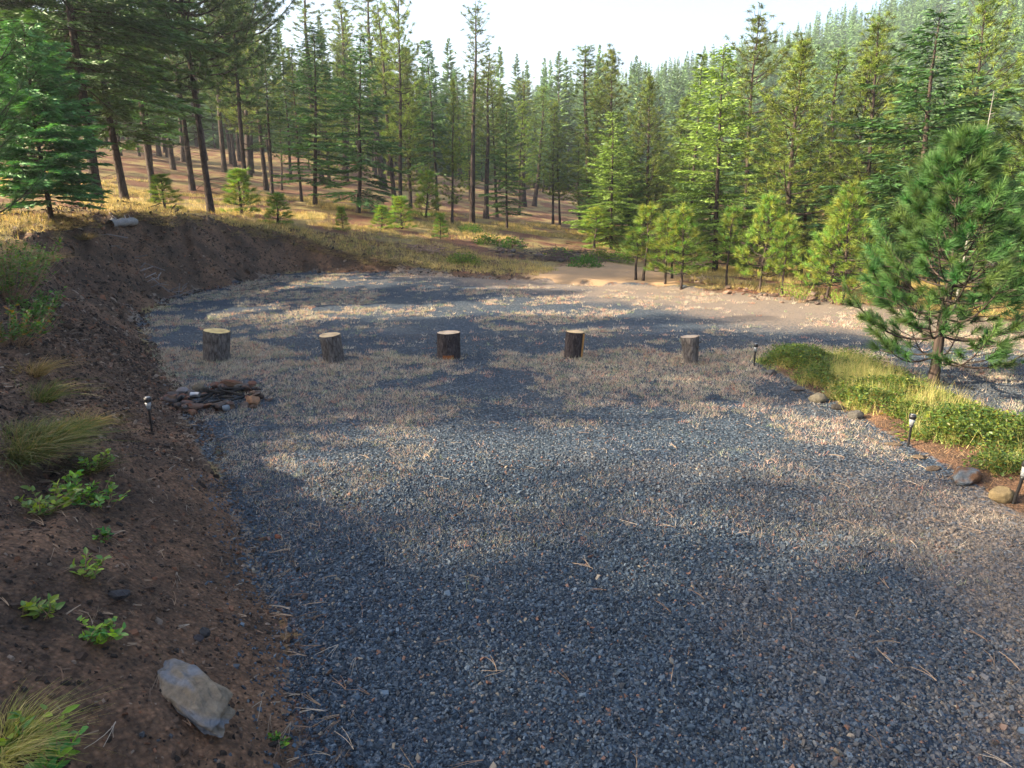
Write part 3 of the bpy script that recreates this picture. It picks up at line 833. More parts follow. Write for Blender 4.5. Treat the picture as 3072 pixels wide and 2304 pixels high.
# ------------------------------------------------------------------ log rounds
def stump(px_, py_, wpx, hpx, barkm, label, seed, tilt=(0, 0), strip=None, top=(.62, .44, .22), taper=1.0):
    p = GT(px_, py_)
    sl = math.hypot(math.hypot(p[0], p[1]), CAMH)
    rad = wpx / FPX * sl * .45; H = hpx / FPX * sl * 1.0
    r = np.random.default_rng(seed)
    e = empty('log_round', label, 'log round', (p[0], p[1], p[2] - .015), 'sawn log rounds standing in a row on the gravel')
    n, m = 64, 22
    th = np.arange(n) / n * 2 * math.pi
    shape = 1 + .05 * np.cos(2 * th + r.uniform(0, 6)) + .03 * np.cos(3 * th + r.uniform(0, 6))
    V = []
    for q in range(m):
        t = q / (m - 1)
        lump = (fbm(np.cos(th) * 2.2 + seed, np.sin(th) * 2.2 + t * 2.0, 4, seed) - .5) * .16
        groove = (vn(th / (2 * math.pi) * 26, np.full(n, t * 3.0 + seed), seed + 4) - .5) * .09
        flare = .06 * (1 - t) ** 3
        rr = rad * (shape + lump * .8 + groove + flare) * (taper + (1 - taper) * t)
        V.append(np.stack([rr * np.cos(th), rr * np.sin(th), np.full(n, t * H)], -1))
    top_r = V[-1]
    V = np.concatenate(V)
    i, j = np.meshgrid(np.arange(m - 1), np.arange(n), indexing='ij'); jn = (j + 1) % n
    Q = np.stack([i * n + j, i * n + jn, (i + 1) * n + jn, (i + 1) * n + j], -1).reshape(-1, 4)
    me = mesh_np('bark', V, None, Q, None, barkm, False)
    ob = link('bark', me, e)
    # sawn top, slightly proud and inset
    vt = [top_r * np.array([.97, .97, 1]) + np.array([0, 0, .004])]
    for f in (.75, .5, .25):
        vt.append(top_r * np.array([f, f, 1]) + np.array([0, 0, .006 + .004 * r.random()]))
    vt.append(np.array([[0, 0, H + .006]]))
    vt = np.concatenate(vt)
    i, j = np.meshgrid(np.arange(3), np.arange(n), indexing='ij'); jn = (j + 1) % n
    Q = np.stack([i * n + j, i * n + jn, (i + 1) * n + jn, (i + 1) * n + j], -1).reshape(-1, 4)
    T = np.array([[3 * n + a_, 3 * n + (a_ + 1) % n, 4 * n] for a_ in range(n)])
    link('sawn_top', mesh_np('sawn_top', vt, T, Q, None, wood_mat(top), False), e)
    if strip:
        a0, a1, z0, z1, colr, nm = strip
        sel = [a_ for a_ in np.linspace(R(a0), R(a1), 10)]
        vv = []
        for t in np.linspace(z0, z1, 8):
            for a_ in sel:
                k_ = np.interp((a_ % (2 * math.pi)), th, shape)
                rr = rad * (k_ + .075 + .01 * r.random()); vv.append([rr * math.cos(a_), rr * math.sin(a_), t * H])
        i, j = np.meshgrid(np.arange(7), np.arange(9), indexing='ij')
        Q = np.stack([i * 10 + j, i * 10 + j + 1, (i + 1) * 10 + j + 1, (i + 1) * 10 + j], -1).reshape(-1, 4)
        link(nm, mesh_np(nm, np.array(vv), None, Q, np.tile(np.array(colr), (80, 1)), M_rock, True), e)
    # little stubs and peeling bark flakes
    mb = MB()
    for q in range(5):
        a_ = r.uniform(0, 6.28); z0 = r.uniform(.25, .9) * H
        bpt = np.array([rad * math.cos(a_), rad * math.sin(a_), z0])
        mb.tube([bpt * np.array([.9, .9, 1]), bpt * np.array([1.16, 1.16, 1]) + np.array([0, 0, .01])], [.014, .008], 6)
    link('branch_stub', mesh_np('branch_stub', np.concatenate(mb.V), np.concatenate(mb.T), np.concatenate(mb.Q), None, barkm), e)
    e.rotation_euler = (tilt[0], tilt[1], 0)
    return e

def wood_mat(col):
    m, t, n, l = newmat('sawn_wood')
    tc = n.new('ShaderNodeTexCoord')
    wv = n.new('ShaderNodeTexWave'); wv.wave_type = 'RINGS'; wv.rings_direction = 'SPHERICAL'; wv.inputs['Scale'].default_value = 28
    wv.inputs['Distortion'].default_value = 3; wv.inputs['Detail'].default_value = 3; wv.inputs['Detail Scale'].default_value = .6
    mp = n.new('ShaderNodeMapping'); mp.inputs['Scale'].default_value = (1, 1, 0)
    l.new(tc.outputs['Object'], mp.inputs[0]); l.new(mp.outputs[0], wv.inputs[0])
    no = n.new('ShaderNodeTexNoise'); no.inputs['Scale'].default_value = 9; no.inputs['Detail'].default_value = 6
    l.new(tc.outputs['Object'], no.inputs[0])
    r = ramp(n, [(0, tuple(c * .8 for c in col)), (1, tuple(min(1, c * 1.1) for c in col))]); l.new(wv.outputs[0], r.inputs[0])
    r2 = ramp(n, [(.38, (.5, .42, .34)), (.56, (1.0, .98, .95))]); l.new(no.outputs[0], r2.inputs[0])
    mx = N_(n, 'ShaderNodeMix', data_type='RGBA', blend_type='MULTIPLY'); mx.inputs[0].default_value = .8
    l.new(r.outputs[0], mx.inputs[6]); l.new(r2.outputs[0], mx.inputs[7])
    p = n.new('ShaderNodeBsdfPrincipled'); p.inputs['Roughness'].default_value = .75
    l.new(mx.outputs[2], p.inputs['Base Color'])
    o = n.new('ShaderNodeOutputMaterial'); l.new(p.outputs[0], o.inputs[0]); return m

stump(217, 360, 25, 28, M_bark2, 'leftmost log round, grey scaly bark flaring to the left at its foot', 11, (0, R(6)), None, (.58, .44, .18))
stump(334, 361, 23, 27, M_bark2, 'second log round from the left, brownish bark with weeds at its right foot', 12, (R(3), R(-5)), None, (.60, .44, .24), .9)
stump(449, 357.5, 24, 26, M_bark3, 'middle log round, almost black bark with a rust-orange patch at its foot', 13, (0, 0), (-115, -60, .02, .2, (.20, .07, .02), 'bare_patch'), (.62, .46, .30))
stump(573, 357, 19.5, 26.5, M_bark3, 'log round with a strip of bare orange wood down its right side', 14, (0, R(4)), (-42, -8, .0, .98, (.42, .22, .07), 'bare_wood_strip'), (.70, .50, .26))
stump(691, 363, 21, 26.5, M_bark2, 'rightmost log round, grey bark with torn edge and narrower foot', 15, (R(-4), R(-5)), None, (.42, .33, .24), .70)

mb = MB()
for px_, py_ in [(217, 360), (334, 361), (449, 357.5), (573, 357), (691, 363)]:
    p = GT(px_, py_); n = 60
    a_ = rng.uniform(0, 6.28, n); r_ = .14 + rng.exponential(.07, n)
    x_, y_ = p[0] + r_ * np.cos(a_), p[1] + r_ * np.sin(a_)
    chips(mb, x_, y_, height(x_, y_), rng.uniform(.015, .04, n), pal(n, [(.10, .07, .055), (.22, .12, .06), (.32, .24, .15), (.06, .05, .045)], [4, 2, 1, 3]), .3)
    tufts(mb, x_[:16], y_[:16], rng.uniform(.05, .11, 16), 9, pal(16, [(.40, .34, .24), (.28, .28, .16)], [2, 1]), .6, .005, .03)
link('bark_flakes', mb.mesh('bark_flakes', M_tint), kind='stuff', label='bark flakes and weeds around the feet of the log rounds', category='bark flakes')

# ------------------------------------------------------------------ path lights
M_blk = plain_mat('black_plastic', (.015, .015, .016), .4)
M_lens = plain_mat('clear_lens', (.35, .37, .38), .2, 0, .5)
M_steel = plain_mat('brushed_metal', (.5, .5, .5), .3, .9)
def path_light(px_, py_, label, lean=(0, 0), hh=.33):
    p = GT(px_, py_)
    e = empty('path_light', label, 'path light', tuple(p), 'small solar path lights')
    k = hh / .33
    def lathe(nm, prof, mat, n=20):
        th = np.arange(n) / n * 2 * math.pi; V = []
        for r_, z_ in prof: V.append(np.stack([r_ * np.cos(th), r_ * np.sin(th), np.full(n, z_)], -1))
        V = np.concatenate(V) * k; m = len(prof)
        i, j = np.meshgrid(np.arange(m - 1), np.arange(n), indexing='ij'); jn = (j + 1) % n
        Q = np.stack([i * n + j, i * n + jn, (i + 1) * n + jn, (i + 1) * n + j], -1).reshape(-1, 4)
        link(nm, mesh_np(nm, V, None, Q, None, mat, True), e)
    lathe('stake', [(.002, -.05), (.011, -.01), (.011, .19), (.017, .2), (.017, .215), (.0, .216)], M_blk)
    lathe('lens', [(.0, .217), (.020, .218), (.027, .285), (.0, .286)], M_lens)
    lathe('cap', [(.0, .287), (.033, .288), (.034, .315), (.030, .328), (.0, .331)], M_blk)
    lathe('solar_panel', [(.0, .3325), (.022, .3325), (.022, .334), (.0, .334)], M_steel)
    e.rotation_euler = (lean[0], lean[1], 0)
path_light(152, 431, 'path light standing in the dark soil left of the fire pit')
path_light(754, 366, 'farthest path light, at the tip of the planting bed')
path_light(908, 447, 'middle path light of the bed, beside thin stone slabs')
path_light(1013, 504, 'nearest path light, leaning at the right frame edge', (0, R(9)), .36)

# ------------------------------------------------------------------ conifers
def irr(t, a, r_):
    return .72 + .56 * float(vn(np.array([t * 7 + r_]), np.array([math.cos(a) * 1.2 + math.sin(a) * .7 + r_ * 3.3]), int(r_ * 10))[0])

def trunk_limbs(mb, H, r0, bend, seed, n=14, m=12):
    r = np.random.default_rng(seed)
    z = np.linspace(0, 1, n)
    off = np.stack([np.interp(z, np.linspace(0, 1, 5), np.r_[0, np.cumsum(r.normal(0, bend, 4))]),
                    np.interp(z, np.linspace(0, 1, 5), np.r_[0, np.cumsum(r.normal(0, bend, 4))])], -1)
    P = np.c_[off, z * H]; P[0, 2] = -.25
    rad = r0 * (1 - z) ** .85 + .012 * r0 / .2
    rad[0] *= 1.35; 
    mb.tube(P, rad, m)
    def at(h):
        return np.array([np.interp(h, P[:, 2], P[:, 0]), np.interp(h, P[:, 2], P[:, 1]), h]), float(np.interp(h, P[:, 2], rad))
    return at

def fir(name, H, Rr, z0, seed, leaf=.17, lw=.060, sp=.085, droop=.15, dens=1.0, wh=.36, nb=5, mat=None, prof=.85, dead=True, r0=None, shade=(.55, 1.5)):
    r = np.random.default_rng(seed)
    tb, cb = MB(), MB()
    at = trunk_limbs(tb, H, r0 or H * .0072 + .01, H * .004, seed)
    z = z0 * H; ga = r.uniform(0, 6)
    Bs, Ds, Cs, Ls = [], [], [], []
    while z < H * .985:
        t = (z - z0 * H) / (H * (1 - z0))
        Lm = Rr * (1 - t) ** prof * (.75 + .25 * min(1, t * 6)) + .08
        for b in range(nb):
            ga += 2.4 + r.normal(0, .3)
            if r.random() > .93 * dens: continue
            L = Lm * r.uniform(.6, 1.18) * irr(t, ga, seed)
            z1 = z + r.uniform(-.5, .5) * wh
            c0, rr = at(min(z1, H * .99))
            e0 = R(38) * t + R(-8) * (1 - t) + r.normal(0, .12)
            h = np.array([math.cos(ga), math.sin(ga), 0.])
            s = np.linspace(0, 1, 6)[:, None]
            pts = c0 + h * s * L * math.cos(e0) + np.array([0, 0, 1.]) * (L * math.sin(e0) * s - droop * L * (1 - t) * (s * s * 1.6 - s ** 3 * 1.1))
            tb.tube(pts, np.linspace(max(.006, .022 * L / 2), .004, 6), 4)
            nt_ = max(3, int(L / sp))
            ss = np.linspace(.12, 1, nt_)
            c = np.stack([np.interp(ss, s[:, 0], pts[:, q]) for q in range(3)], -1)
            side = np.array([-h[1], h[0], 0.])
            for sg in (-1, 1):
                tl = (L * .38 * (1.05 - ss) ** .8 + .08) * r.uniform(.6, 1.2, nt_)
                td = h * .75 + side * sg * .8 + np.array([0, 0, -.12])
                td = td / np.linalg.norm(td)
                mm = max(2, int(L * .3 / (leaf * .55)))
                u = (np.arange(mm) + .5) / mm
                for q in u:
                    bb = c + td * (tl * q)[:, None]
                    dd = td + h * .25 + r.normal(0, .35, (nt_, 3)); dd[:, 2] -= .08
                    Bs.append(bb + r.normal(0, .015, bb.shape)); Ds.append(dd)
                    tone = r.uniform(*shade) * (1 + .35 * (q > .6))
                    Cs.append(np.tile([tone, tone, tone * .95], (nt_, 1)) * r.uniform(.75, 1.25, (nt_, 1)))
                    Ls.append(leaf * r.uniform(.7, 1.3, nt_))
        z += wh * r.uniform(.7, 1.2) * (1 - .35 * t)
    if dead:
        for q in range(int(z0 * H * 3) + 4):
            ga += 2.4; z1 = r.uniform(.04, z0 + .1) * H
            c0, rr = at(z1); L = r.uniform(.2, .55) * Rr
            h = np.array([math.cos(ga), math.sin(ga), r.uniform(-.5, .1)])
            tb.tube([c0, c0 + h * L * .5, c0 + h * L + np.array([0, 0, -.1 * L])], [.012, .008, .003], 3)
    B = np.concatenate(Bs); D_ = np.concatenate(Ds); Cc = np.concatenate(Cs); L_ = np.concatenate(Ls)
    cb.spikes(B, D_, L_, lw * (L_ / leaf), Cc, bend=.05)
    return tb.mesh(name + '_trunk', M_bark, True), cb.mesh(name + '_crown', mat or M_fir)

def pine(name, H, Rr, z0, seed, nl=.21, nw=.020, k=34, tuft_sp=.30, wh=.46, nb=5, up=.35, mat=None, prof=.6, dens=1.0, dead=8, r0=None, sp=.75, cone=0, shade=(.55, 1.55), sub=2, reach=.3):
    r = np.random.default_rng(seed)
    tb, cb = MB(), MB()
    at = trunk_limbs(tb, H, r0 or H * .0072 + .01, H * .005, seed)
    z = z0 * H; ga = r.uniform(0, 6); tc, ta, tt = [], [], []
    while z < H * .97:
        t = (z - z0 * H) / (H * (1 - z0))
        Lm = Rr * (1 - t) ** prof * (.55 + .45 * min(1, t * 3.5)) + .12
        for b in range(nb):
            ga += 2 * math.pi / nb + r.normal(0, .4)
            if r.random() > dens: continue
            L = Lm * r.uniform(.5, 1.2) * irr(t, ga, seed) * 1.1
            z1 = min(z + r.uniform(-.25, .25) * wh, H * .98)
            c0, rr = at(z1)
            e0 = R(50) * t + R(5) * (1 - t) + r.normal(0, .15)
            h = np.array([math.cos(ga), math.sin(ga), 0.])
            s = np.linspace(0, 1, 6)[:, None]
            pts = c0 + h * s * L * math.cos(e0) + np.array([0, 0, 1.]) * (L * math.sin(e0) * s + up * L * s ** 2 - .18 * L * np.sin(s * math.pi) * (1 - t))
            tb.tube(pts, np.linspace(max(.008, .03 * L / 2), .005, 6), 4)
            nt_ = max(2, int(L / tuft_sp))
            for s_ in np.linspace(reach, 1, nt_):
                c = np.array([np.interp(s_, s[:, 0], pts[:, q]) for q in range(3)])
                for sg in range(sub):
                    if s_ > .98 and sg > 0: continue
                    side = np.array([-h[1], h[0], 0.]) * r.choice([-1, 1])
                    l = L * .30 * (1.1 - s_) * r.uniform(.4, 1.4) if s_ < .98 else 0.0
                    e = c + (h * .6 + side * .8 + np.array([0, 0, .45])) * l
                    if l > .05: tb.tube([c, (c + e) / 2 + np.array([0, 0, -.03]), e], [.006, .005, .004], 3)
                    ax = h * .5 + side * .4 + np.array([0, 0, .6]) + r.normal(0, .3, 3)
                    tc.append(e); ta.append(ax / np.linalg.norm(ax)); tt.append(r.uniform(*shade))
        z += wh * r.uniform(.7, 1.25) * (1 - .35 * t)
    c0, rr = at(H * .985)
    tc.append(c0); ta.append(np.array([0, 0, 1.])); tt.append(1.2)
    for q in range(dead):
        ga += 2.4; z1 = r.uniform(.05, z0 + .05) * H; c0, rr = at(z1); L = r.uniform(.2, .6) * Rr
        h = np.array([math.cos(ga), math.sin(ga), r.uniform(-.4, .3)])
        tb.tube([c0, c0 + h * L * .5, c0 + h * L + np.array([0, 0, -.08 * L])], [.014, .009, .003], 3)
    tc = np.array(tc); ta = np.array(ta); tt = np.array(tt); n = len(tc)
    B = np.repeat(tc, k, 0); Ax = np.repeat(ta, k, 0)
    dv = Ax * sp + unit(n * k) * 1.0
    back = r.uniform(0, nl * .9, n * k)[:, None]
    B = B - Ax * back
    tone = np.repeat(tt, k) * r.uniform(.7, 1.3, n * k)
    cc = np.stack([tone * np.repeat(1 + r.uniform(-.1, .25, n), k), tone, tone * .9], -1)
    cb.spikes(B, dv, nl * r.uniform(.6, 1.1, n * k), nw, cc, bend=.06)
    if cone:
        q = r.integers(0, n, cone); ci = tc[q]
        cb.spikes(ci, np.tile([0, 0, -1.], (cone, 1)) + r.normal(0, .3, (cone, 3)), .09, .07, (.5, .25, .3))
    return tb.mesh(name + '_trunk', M_bark, True), cb.mesh(name + '_crown', mat or M_pine)

# ------------------------------------------------------------------ long-needled close pines
def close_pine(name, H, Rr, z0, seed, mat, nl=.17, nw=.005, nb=5, wh=.28, kk=90, r0=.065, pw=.95, up=.32):
    r = np.random.default_rng(seed)
    tb, cb = MB(), MB()
    at = trunk_limbs(tb, H, r0, H * .012, seed, 16, 14)
    z = z0 * H; ga = r.uniform(0, 6); SB, SA, SL = [], [], []
    def shoot(a_, b_, f=.6):
        SB.append(a_ + (b_ - a_) * (1 - f)); SA.append(b_ - (a_ + (b_ - a_) * (1 - f))); SL.append(1)
    while z < H * .93:
        t = (z - z0 * H) / (H * (1 - z0))
        Lm = Rr * (1 - t) ** pw * (.8 + .2 * min(1, t * 4)) + .04
        for b in range(nb):
            ga += 2 * math.pi / nb + r.normal(0, .25)
            L = Lm * r.uniform(.7, 1.15)
            c0, rr = at(min(z + r.uniform(-.05, .05), H * .97))
            e0 = R(58) * t + R(4) * (1 - t) + r.normal(0, .1)
            h = np.array([math.cos(ga), math.sin(ga), 0.])
            s = np.linspace(0, 1, 8)[:, None]
            pts = c0 + h * s * L * math.cos(e0) + np.array([0, 0, 1.]) * (L * math.sin(e0) * s + up * L * s ** 2.4 - .14 * L * np.sin(s * math.pi) * (1 - t))
            tb.tube(pts, np.linspace(.006 + .011 * L, .004, 8), 6)
            shoot(pts[-2], pts[-1] + (pts[-1] - pts[-2]) * .5, 1.0)
            ns = int(2 + L * 5.5)
            for q in range(ns):
                s_ = .30 + .62 * (q + r.random()) / ns
                c = np.array([np.interp(s_, s[:, 0], pts[:, q2]) for q2 in range(3)])
                side = np.array([-h[1], h[0], 0.]) * (1 if q % 2 else -1)
                l = (.14 + L * .42 * (1.05 - s_)) * r.uniform(.6, 1.2)
                d_ = h * .7 + side * .75 + np.array([0, 0, r.uniform(.05, .5)]); d_ /= np.linalg.norm(d_)
                mid = c + d_ * l * .6; end = c + d_ * l + np.array([0, 0, .18 * l])
                tb.tube([c, mid, end], [.006, .005, .003], 4)
                shoot(mid, end, .9)
        z += wh * r.uniform(.8, 1.2) * (1 - .45 * t)
    c0, _ = at(H * .91); c1, _ = at(H * .99); shoot(c0, c1, 1.0); shoot(c0, c1, .6)
    B = np.array(SB); A_ = np.array(SA); n = len(B)
    Ln = np.linalg.norm(A_, axis=1); Au = A_ / Ln[:, None]
    cnt = kk
    u = r.random((n, cnt)) ** .8
    base = B[:, None] + A_[:, None] * u[..., None]
    rv = unit(n * cnt).reshape(n, cnt, 3)
    perp = rv - (rv * Au[:, None]).sum(-1, keepdims=True) * Au[:, None]
    perp /= np.linalg.norm(perp, axis=-1, keepdims=True)
    ang = r.uniform(.35, 1.15, (n, cnt, 1)) * (1.15 - .5 * u[..., None])
    dv = Au[:, None] * np.cos(ang) + perp * np.sin(ang)
    tone = (r.uniform(.65, 1.35, n)[:, None] * r.uniform(.7, 1.3, (n, cnt))).ravel()
    yel = np.repeat(r.uniform(.85, 1.5, n) ** 1.4, cnt)
    cc = np.stack([tone * yel, tone, tone * .85], -1)
    cb.spikes(base.reshape(-1, 3), dv.reshape(-1, 3), nl * r.uniform(.6, 1.1, n * cnt), nw, cc, bend=.07)
    return tb.mesh(name + '_trunk', M_bark, True), cb.mesh(name + '_crown', mat)

VAR = {}
def reg(key, meshes, H, Rr): VAR[key] = (meshes, H, Rr)
reg('fa', fir('fir_a', 10, 1.9, .14, 1), 10, 1.9)
reg('fb', fir('fir_b', 10, 1.6, .20, 2, prof=.7), 10, 1.6)
reg('fc', fir('fir_c', 10, 2.2, .10, 3, droop=.3, dens=.85), 10, 2.2)
reg('fd', fir('fir_d', 12, 1.6, .30, 4, prof=.6, dens=.8), 12, 1.6)
reg('fg', fir('fir_g', 10, 2.1, .05, 41, prof=.8, mat=M_pine), 10, 2.1)
reg('pd', pine('pine_d', 12, 1.7, .38, 51, dens=.8, dead=16, prof=.5), 12, 1.7)
reg('pe', pine('pine_e', 12, 2.1, .22, 52, dens=.85, up=.45, prof=.7, wh=.52), 12, 2.1)
reg('pf', pine('pine_f', 12, 1.5, .16, 53, dens=.9, prof=.85, tuft_sp=.26), 12, 1.5)
reg('fe', fir('fir_e', 10, 1.8, .24, 54, prof=.95, droop=.22, dens=.9), 10, 1.8)
reg('ff', fir('fir_f', 10, 1.5, .12, 55, prof=1.0, mat=M_pine, droop=.08), 10, 1.5)
reg('fy', fir('fir_y', 6, 1.5, .16, 42, leaf=.12, lw=.045, sp=.055, wh=.17, nb=7, droop=-.12, prof=.7, mat=M_young2, shade=(.6, 1.4)), 6, 1.5)
reg('pa', pine('pine_a', 12, 1.9, .32, 5), 12, 1.9)
reg('pb', pine('pine_b', 12, 1.6, .25, 6, dens=.9), 12, 1.6)
reg('pc', pine('pine_c', 12, 1.9, .12, 7, wh=.42), 12, 1.9)
reg('ps', pine('pine_s', 14, 1.1, .30, 8, dens=.8, tuft_sp=.30, prof=.45, k=26, cone=60, nl=.18), 14, 1.1)
reg('pt', pine('pine_t', 14, .95, .35, 9, dens=.7, tuft_sp=.30, prof=.35, k=22, cone=90, nl=.17), 14, .95)
for q, (hh, rr_, zz, wq) in enumerate([(2.4, .72, .22, .24), (2.4, .60, .36, .26), (2.4, .95, .20, .22), (2.2, .5, .42, .28), (1.6, .38, .08, .2)]):
    reg('y%d' % q, close_pine('young_pine_%d' % q, hh, rr_, zz, 20 + q, M_young, nl=.16, nw=.010, nb=5, wh=wq, kk=40, r0=.034, pw=1.2, up=.2), hh, rr_)
reg('bp', pine('big_pine', 16, 3.4, .34, 31, nl=.23, nw=.018, k=36, tuft_sp=.27, wh=.46, nb=6, dead=34, prof=.45, mat=M_fir, r0=.115, sub=3), 16, 3.4)
reg('bf', fir('big_fir', 16, 3.6, .32, 32, leaf=.18, lw=.06, droop=.32, wh=.34, sp=.11, prof=.5, r0=.14), 16, 3.6)

def low_conifer(name, H, Rr, seed, n=420):
    r = np.random.default_rng(seed); cb = MB(); tb = MB()
    tb.tube([[0, 0, -.5], [0, 0, H * .5], [0, 0, H * .95]], [.2, .12, .03], 5)
    t = r.uniform(0, 1, n) ** .85; a = r.uniform(0, 6.28, n)
    L = Rr * (1 - t) ** .8 * r.uniform(.6, 1.15, n) + .15
    B = np.stack([np.cos(a) * L * .15, np.sin(a) * L * .15, H * (.06 + .92 * t)], -1)
    D_ = np.stack([np.cos(a), np.sin(a), -.35 + .9 * t], -1)
    tone = r.uniform(.6, 1.35, n)
    cb.spikes(B, D_, L, .55 * (1 - t * .6), np.stack([tone, tone, tone], -1))
    return tb, cb
LOW = []
for q in range(5):
    tb, cb = low_conifer('low', 16, [2.6, 3.0, 2.2, 2.8, 2.0][q], 60 + q)
    LOW.append((tb, cb))
    reg('l%d' % q, (tb.mesh('far_trunk', M_bark), cb.mesh('far_crown', M_ridge)), 16, 2.6)

first = {}
def tree(key, base, H, wscale, label, group=None, lean=(0, 0), rotz=None, name=None):
    (mt_, mc_), H0, R0 = VAR[key]
    s = H / H0
    nm = name or {'f': 'fir_tree', 'p': 'pine_tree', 'y': 'young_pine', 'b': 'pine_tree', 'l': 'conifer_tree'}[key[0]]
    if key == 'bf': nm = 'fir_tree'
    cat = {'fir_tree': 'fir tree', 'pine_tree': 'pine tree', 'young_pine': 'young pine', 'conifer_tree': 'conifer'}.get(nm, 'tree')
    e = empty(nm, label, cat, (base[0], base[1], base[2]), group)
    wscale = wscale * (1.0 if key[0] == 'l' else 1.32)
    e.scale = (s * wscale, s * wscale, s)
    e.rotation_euler = (lean[0], lean[1], rng.uniform(0, 6.28) if rotz is None else rotz)
    link('trunk', mt_, e); link('crown', mc_, e)
    return e

def tree_px(key, pb, yb, D, pt, yt, hw, label, group=None, zoff=0, name=None):
    """base seen at (pb,yb), distance D, top at (pt,yt); hw = crown half width in pixels"""
    b = RD(pb, yb, D); b[2] = hz(b[0], b[1]) + zoff
    tp = RD(pt, yt, D)
    H = tp[2] - b[2]
    tilt = math.atan2(tp[0] - b[0], H) if abs(tp[0] - b[0]) > .01 else 0
    lim = .03 if pb < 300 else .07
    tilt = max(-lim, min(lim, tilt))
    (_, _), H0, R0 = VAR[key]
    want = hw / FPX * math.hypot(D, 1)
    ws = want / (R0 * H / H0)
    return tree(key, b, H, max(.4, min(2.2, ws)), label, group, lean=(0, tilt), rotz=None, name=name)

